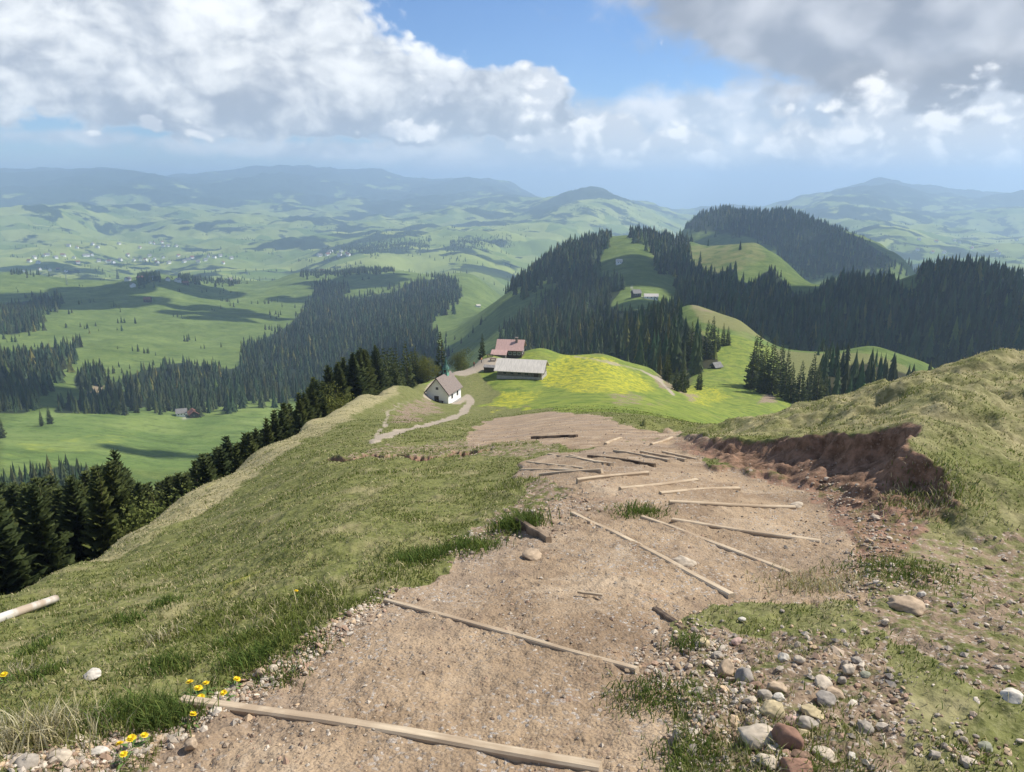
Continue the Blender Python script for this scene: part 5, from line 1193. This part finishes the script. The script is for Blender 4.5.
# taller tufts at the trail's edge and round the drain rail
def tuft(px, py, spread, n_, h_, cset):
    c_ = hit(px, py); rr0 = c_.length; x = c_.x+rng.normal(0, spread, n_); y = c_.y+rng.normal(0, spread, n_); z = gz(x, y); cc = np.array(cset)[rng.integers(0, len(cset), n_)]*rng.uniform(.8, 1.2, (n_, 1))
    return blades(x, y, z, np.clip(rng.normal(h_, h_*.3, n_), .02, .3), .0025*(1+rr0*.3)*np.ones(n_), cc)
gs = [tuple(green), tuple(deep), (.11, .17, .035)]; ws = [tuple(strawc), (.45, .41, .27), tuple(olive)]
GG = [G1, tuft(518, 527, .10, 900, .12, gs), tuft(50, 735, .10, 700, .10, ws), tuft(20, 742, .08, 400, .09, ws), tuft(140, 712, .09, 700, .09, gs), tuft(170, 722, .06, 500, .08, gs), tuft(250, 664, .08, 500, .07, gs), tuft(420, 560, .12, 900, .07, gs), tuft(470, 545, .12, 700, .07, gs), tuft(690, 645, .05, 250, .05, gs), tuft(655, 700, .10, 700, .04, gs), tuft(690, 755, .08, 500, .04, gs),
      tuft(920, 500, .18, 500, .06, ws+gs), tuft(900, 570, .2, 1100, .045, gs+[tuple(olive)]), tuft(950, 490, .2, 600, .05, ws+gs), tuft(815, 585, .15, 700, .05, ws), tuft(640, 512, .12, 600, .05, gs)]
for i in range(46):
    a, b = random.uniform(0, 430), random.uniform(560, 740)
    if b > 600+(a < 60)*30 and a < 330-(b-640)*.9: GG.append(tuft(a, b, .07, 220, .055, gs if random.random() < .6 else ws))
off = 0; VV, FF, CC = [], [], []
for v, f, c_ in GG: VV.append(v); FF.append(f+off); CC.append(c_); off += len(v)
me = np_mesh('grass', np.concatenate(VV), np.concatenate(FF), False); vattr(me, 'tint', np.concatenate(CC)); tag(link('grass', me, M_GRASS), 'short alpine grass on the slopes beside the trail', kind='stuff')
# ------------------------------------------------------------------ dandelions
M_YEL = simple('dandelion_yellow', (.80, .58, .02), .7, .1, 30, 0, .001); M_STEM = simple('stem_green', (.10, .17, .04), .7, .2, 20, 0, .001)
def dandelion_proto():
    bm = bmesh.new(); g = random.Random(2)
    for ring, (rad, n_, tl) in enumerate(((.017, 18, .003), (.013, 15, .007), (.008, 10, .010))):
        for i in range(n_):
            a = i*2*math.pi/n_+ring*.3; w_ = .0022; d = Vector((math.cos(a), math.sin(a), 0)); s_ = Vector((-d.y, d.x, 0)); rr1 = rad*g.uniform(.85, 1.1)
            v = [bm.verts.new(q_) for q_ in (s_*w_*.4, d*rr1*.7+s_*w_+Vector((0, 0, tl*.7)), d*rr1+Vector((0, 0, tl)), d*rr1*.7-s_*w_+Vector((0, 0, tl*.7)), -s_*w_*.4)]; bm.faces.new(v)
    return bm
dp = empty('dandelion', (0, 0, 0)); pf = mesh_obj('blossom', dandelion_proto(), M_YEL, dp); pf.location = (0, 0, .045)
b = bmesh.new(); bmesh.ops.create_cone(b, segments=6, radius1=.0018, radius2=.0013, depth=.05, matrix=Matrix.Translation((0, 0, .02))); mesh_obj('stem', b, M_STEM, dp)
b = bmesh.new()
for i in range(6):
    a = i*1.05; d = Vector((math.cos(a), math.sin(a), 0)); s_ = Vector((-d.y, d.x, 0)); v = [b.verts.new(q_) for q_ in (Vector((0, 0, .003)), d*.025+s_*.006+Vector((0, 0, .012)), d*.05+Vector((0, 0, .006)), d*.025-s_*.006+Vector((0, 0, .012)))]; b.faces.new(v)
mesh_obj('leaf', b, M_STEM, dp)
for i, (px, py) in enumerate([(192,687),(207,687),(202,702),(191,719),(144,739),(133,744),(123,751),(124,757),(226,694),(158,715),(5,676),(296,592),(198,693),(234,682)]):
    if i == 0: o = dp
    else:
        o = dp.copy(); COL.objects.link(o)
        for c_ in dp.children: d = c_.copy(); COL.objects.link(d); d.parent = o
    p = hit(px, py+6); o.location = (p.x, p.y, float(gz(p.x, p.y))); o.rotation_euler = (random.uniform(-.1, .5), random.uniform(-.3, .3), random.uniform(0, 6)); s_ = random.uniform(.85, 1.25); o.scale = (s_, s_, s_)
    far_ = i in (10, 11)
    tag(o, {10: 'single yellow dandelion in the turf at the left edge', 11: 'single yellow dandelion in the turf halfway up the trail margin'}.get(i, 'yellow dandelion in the gravel margin near the nearest timber step'), 'flower', None if far_ else 'dandelions in the gravel margin')
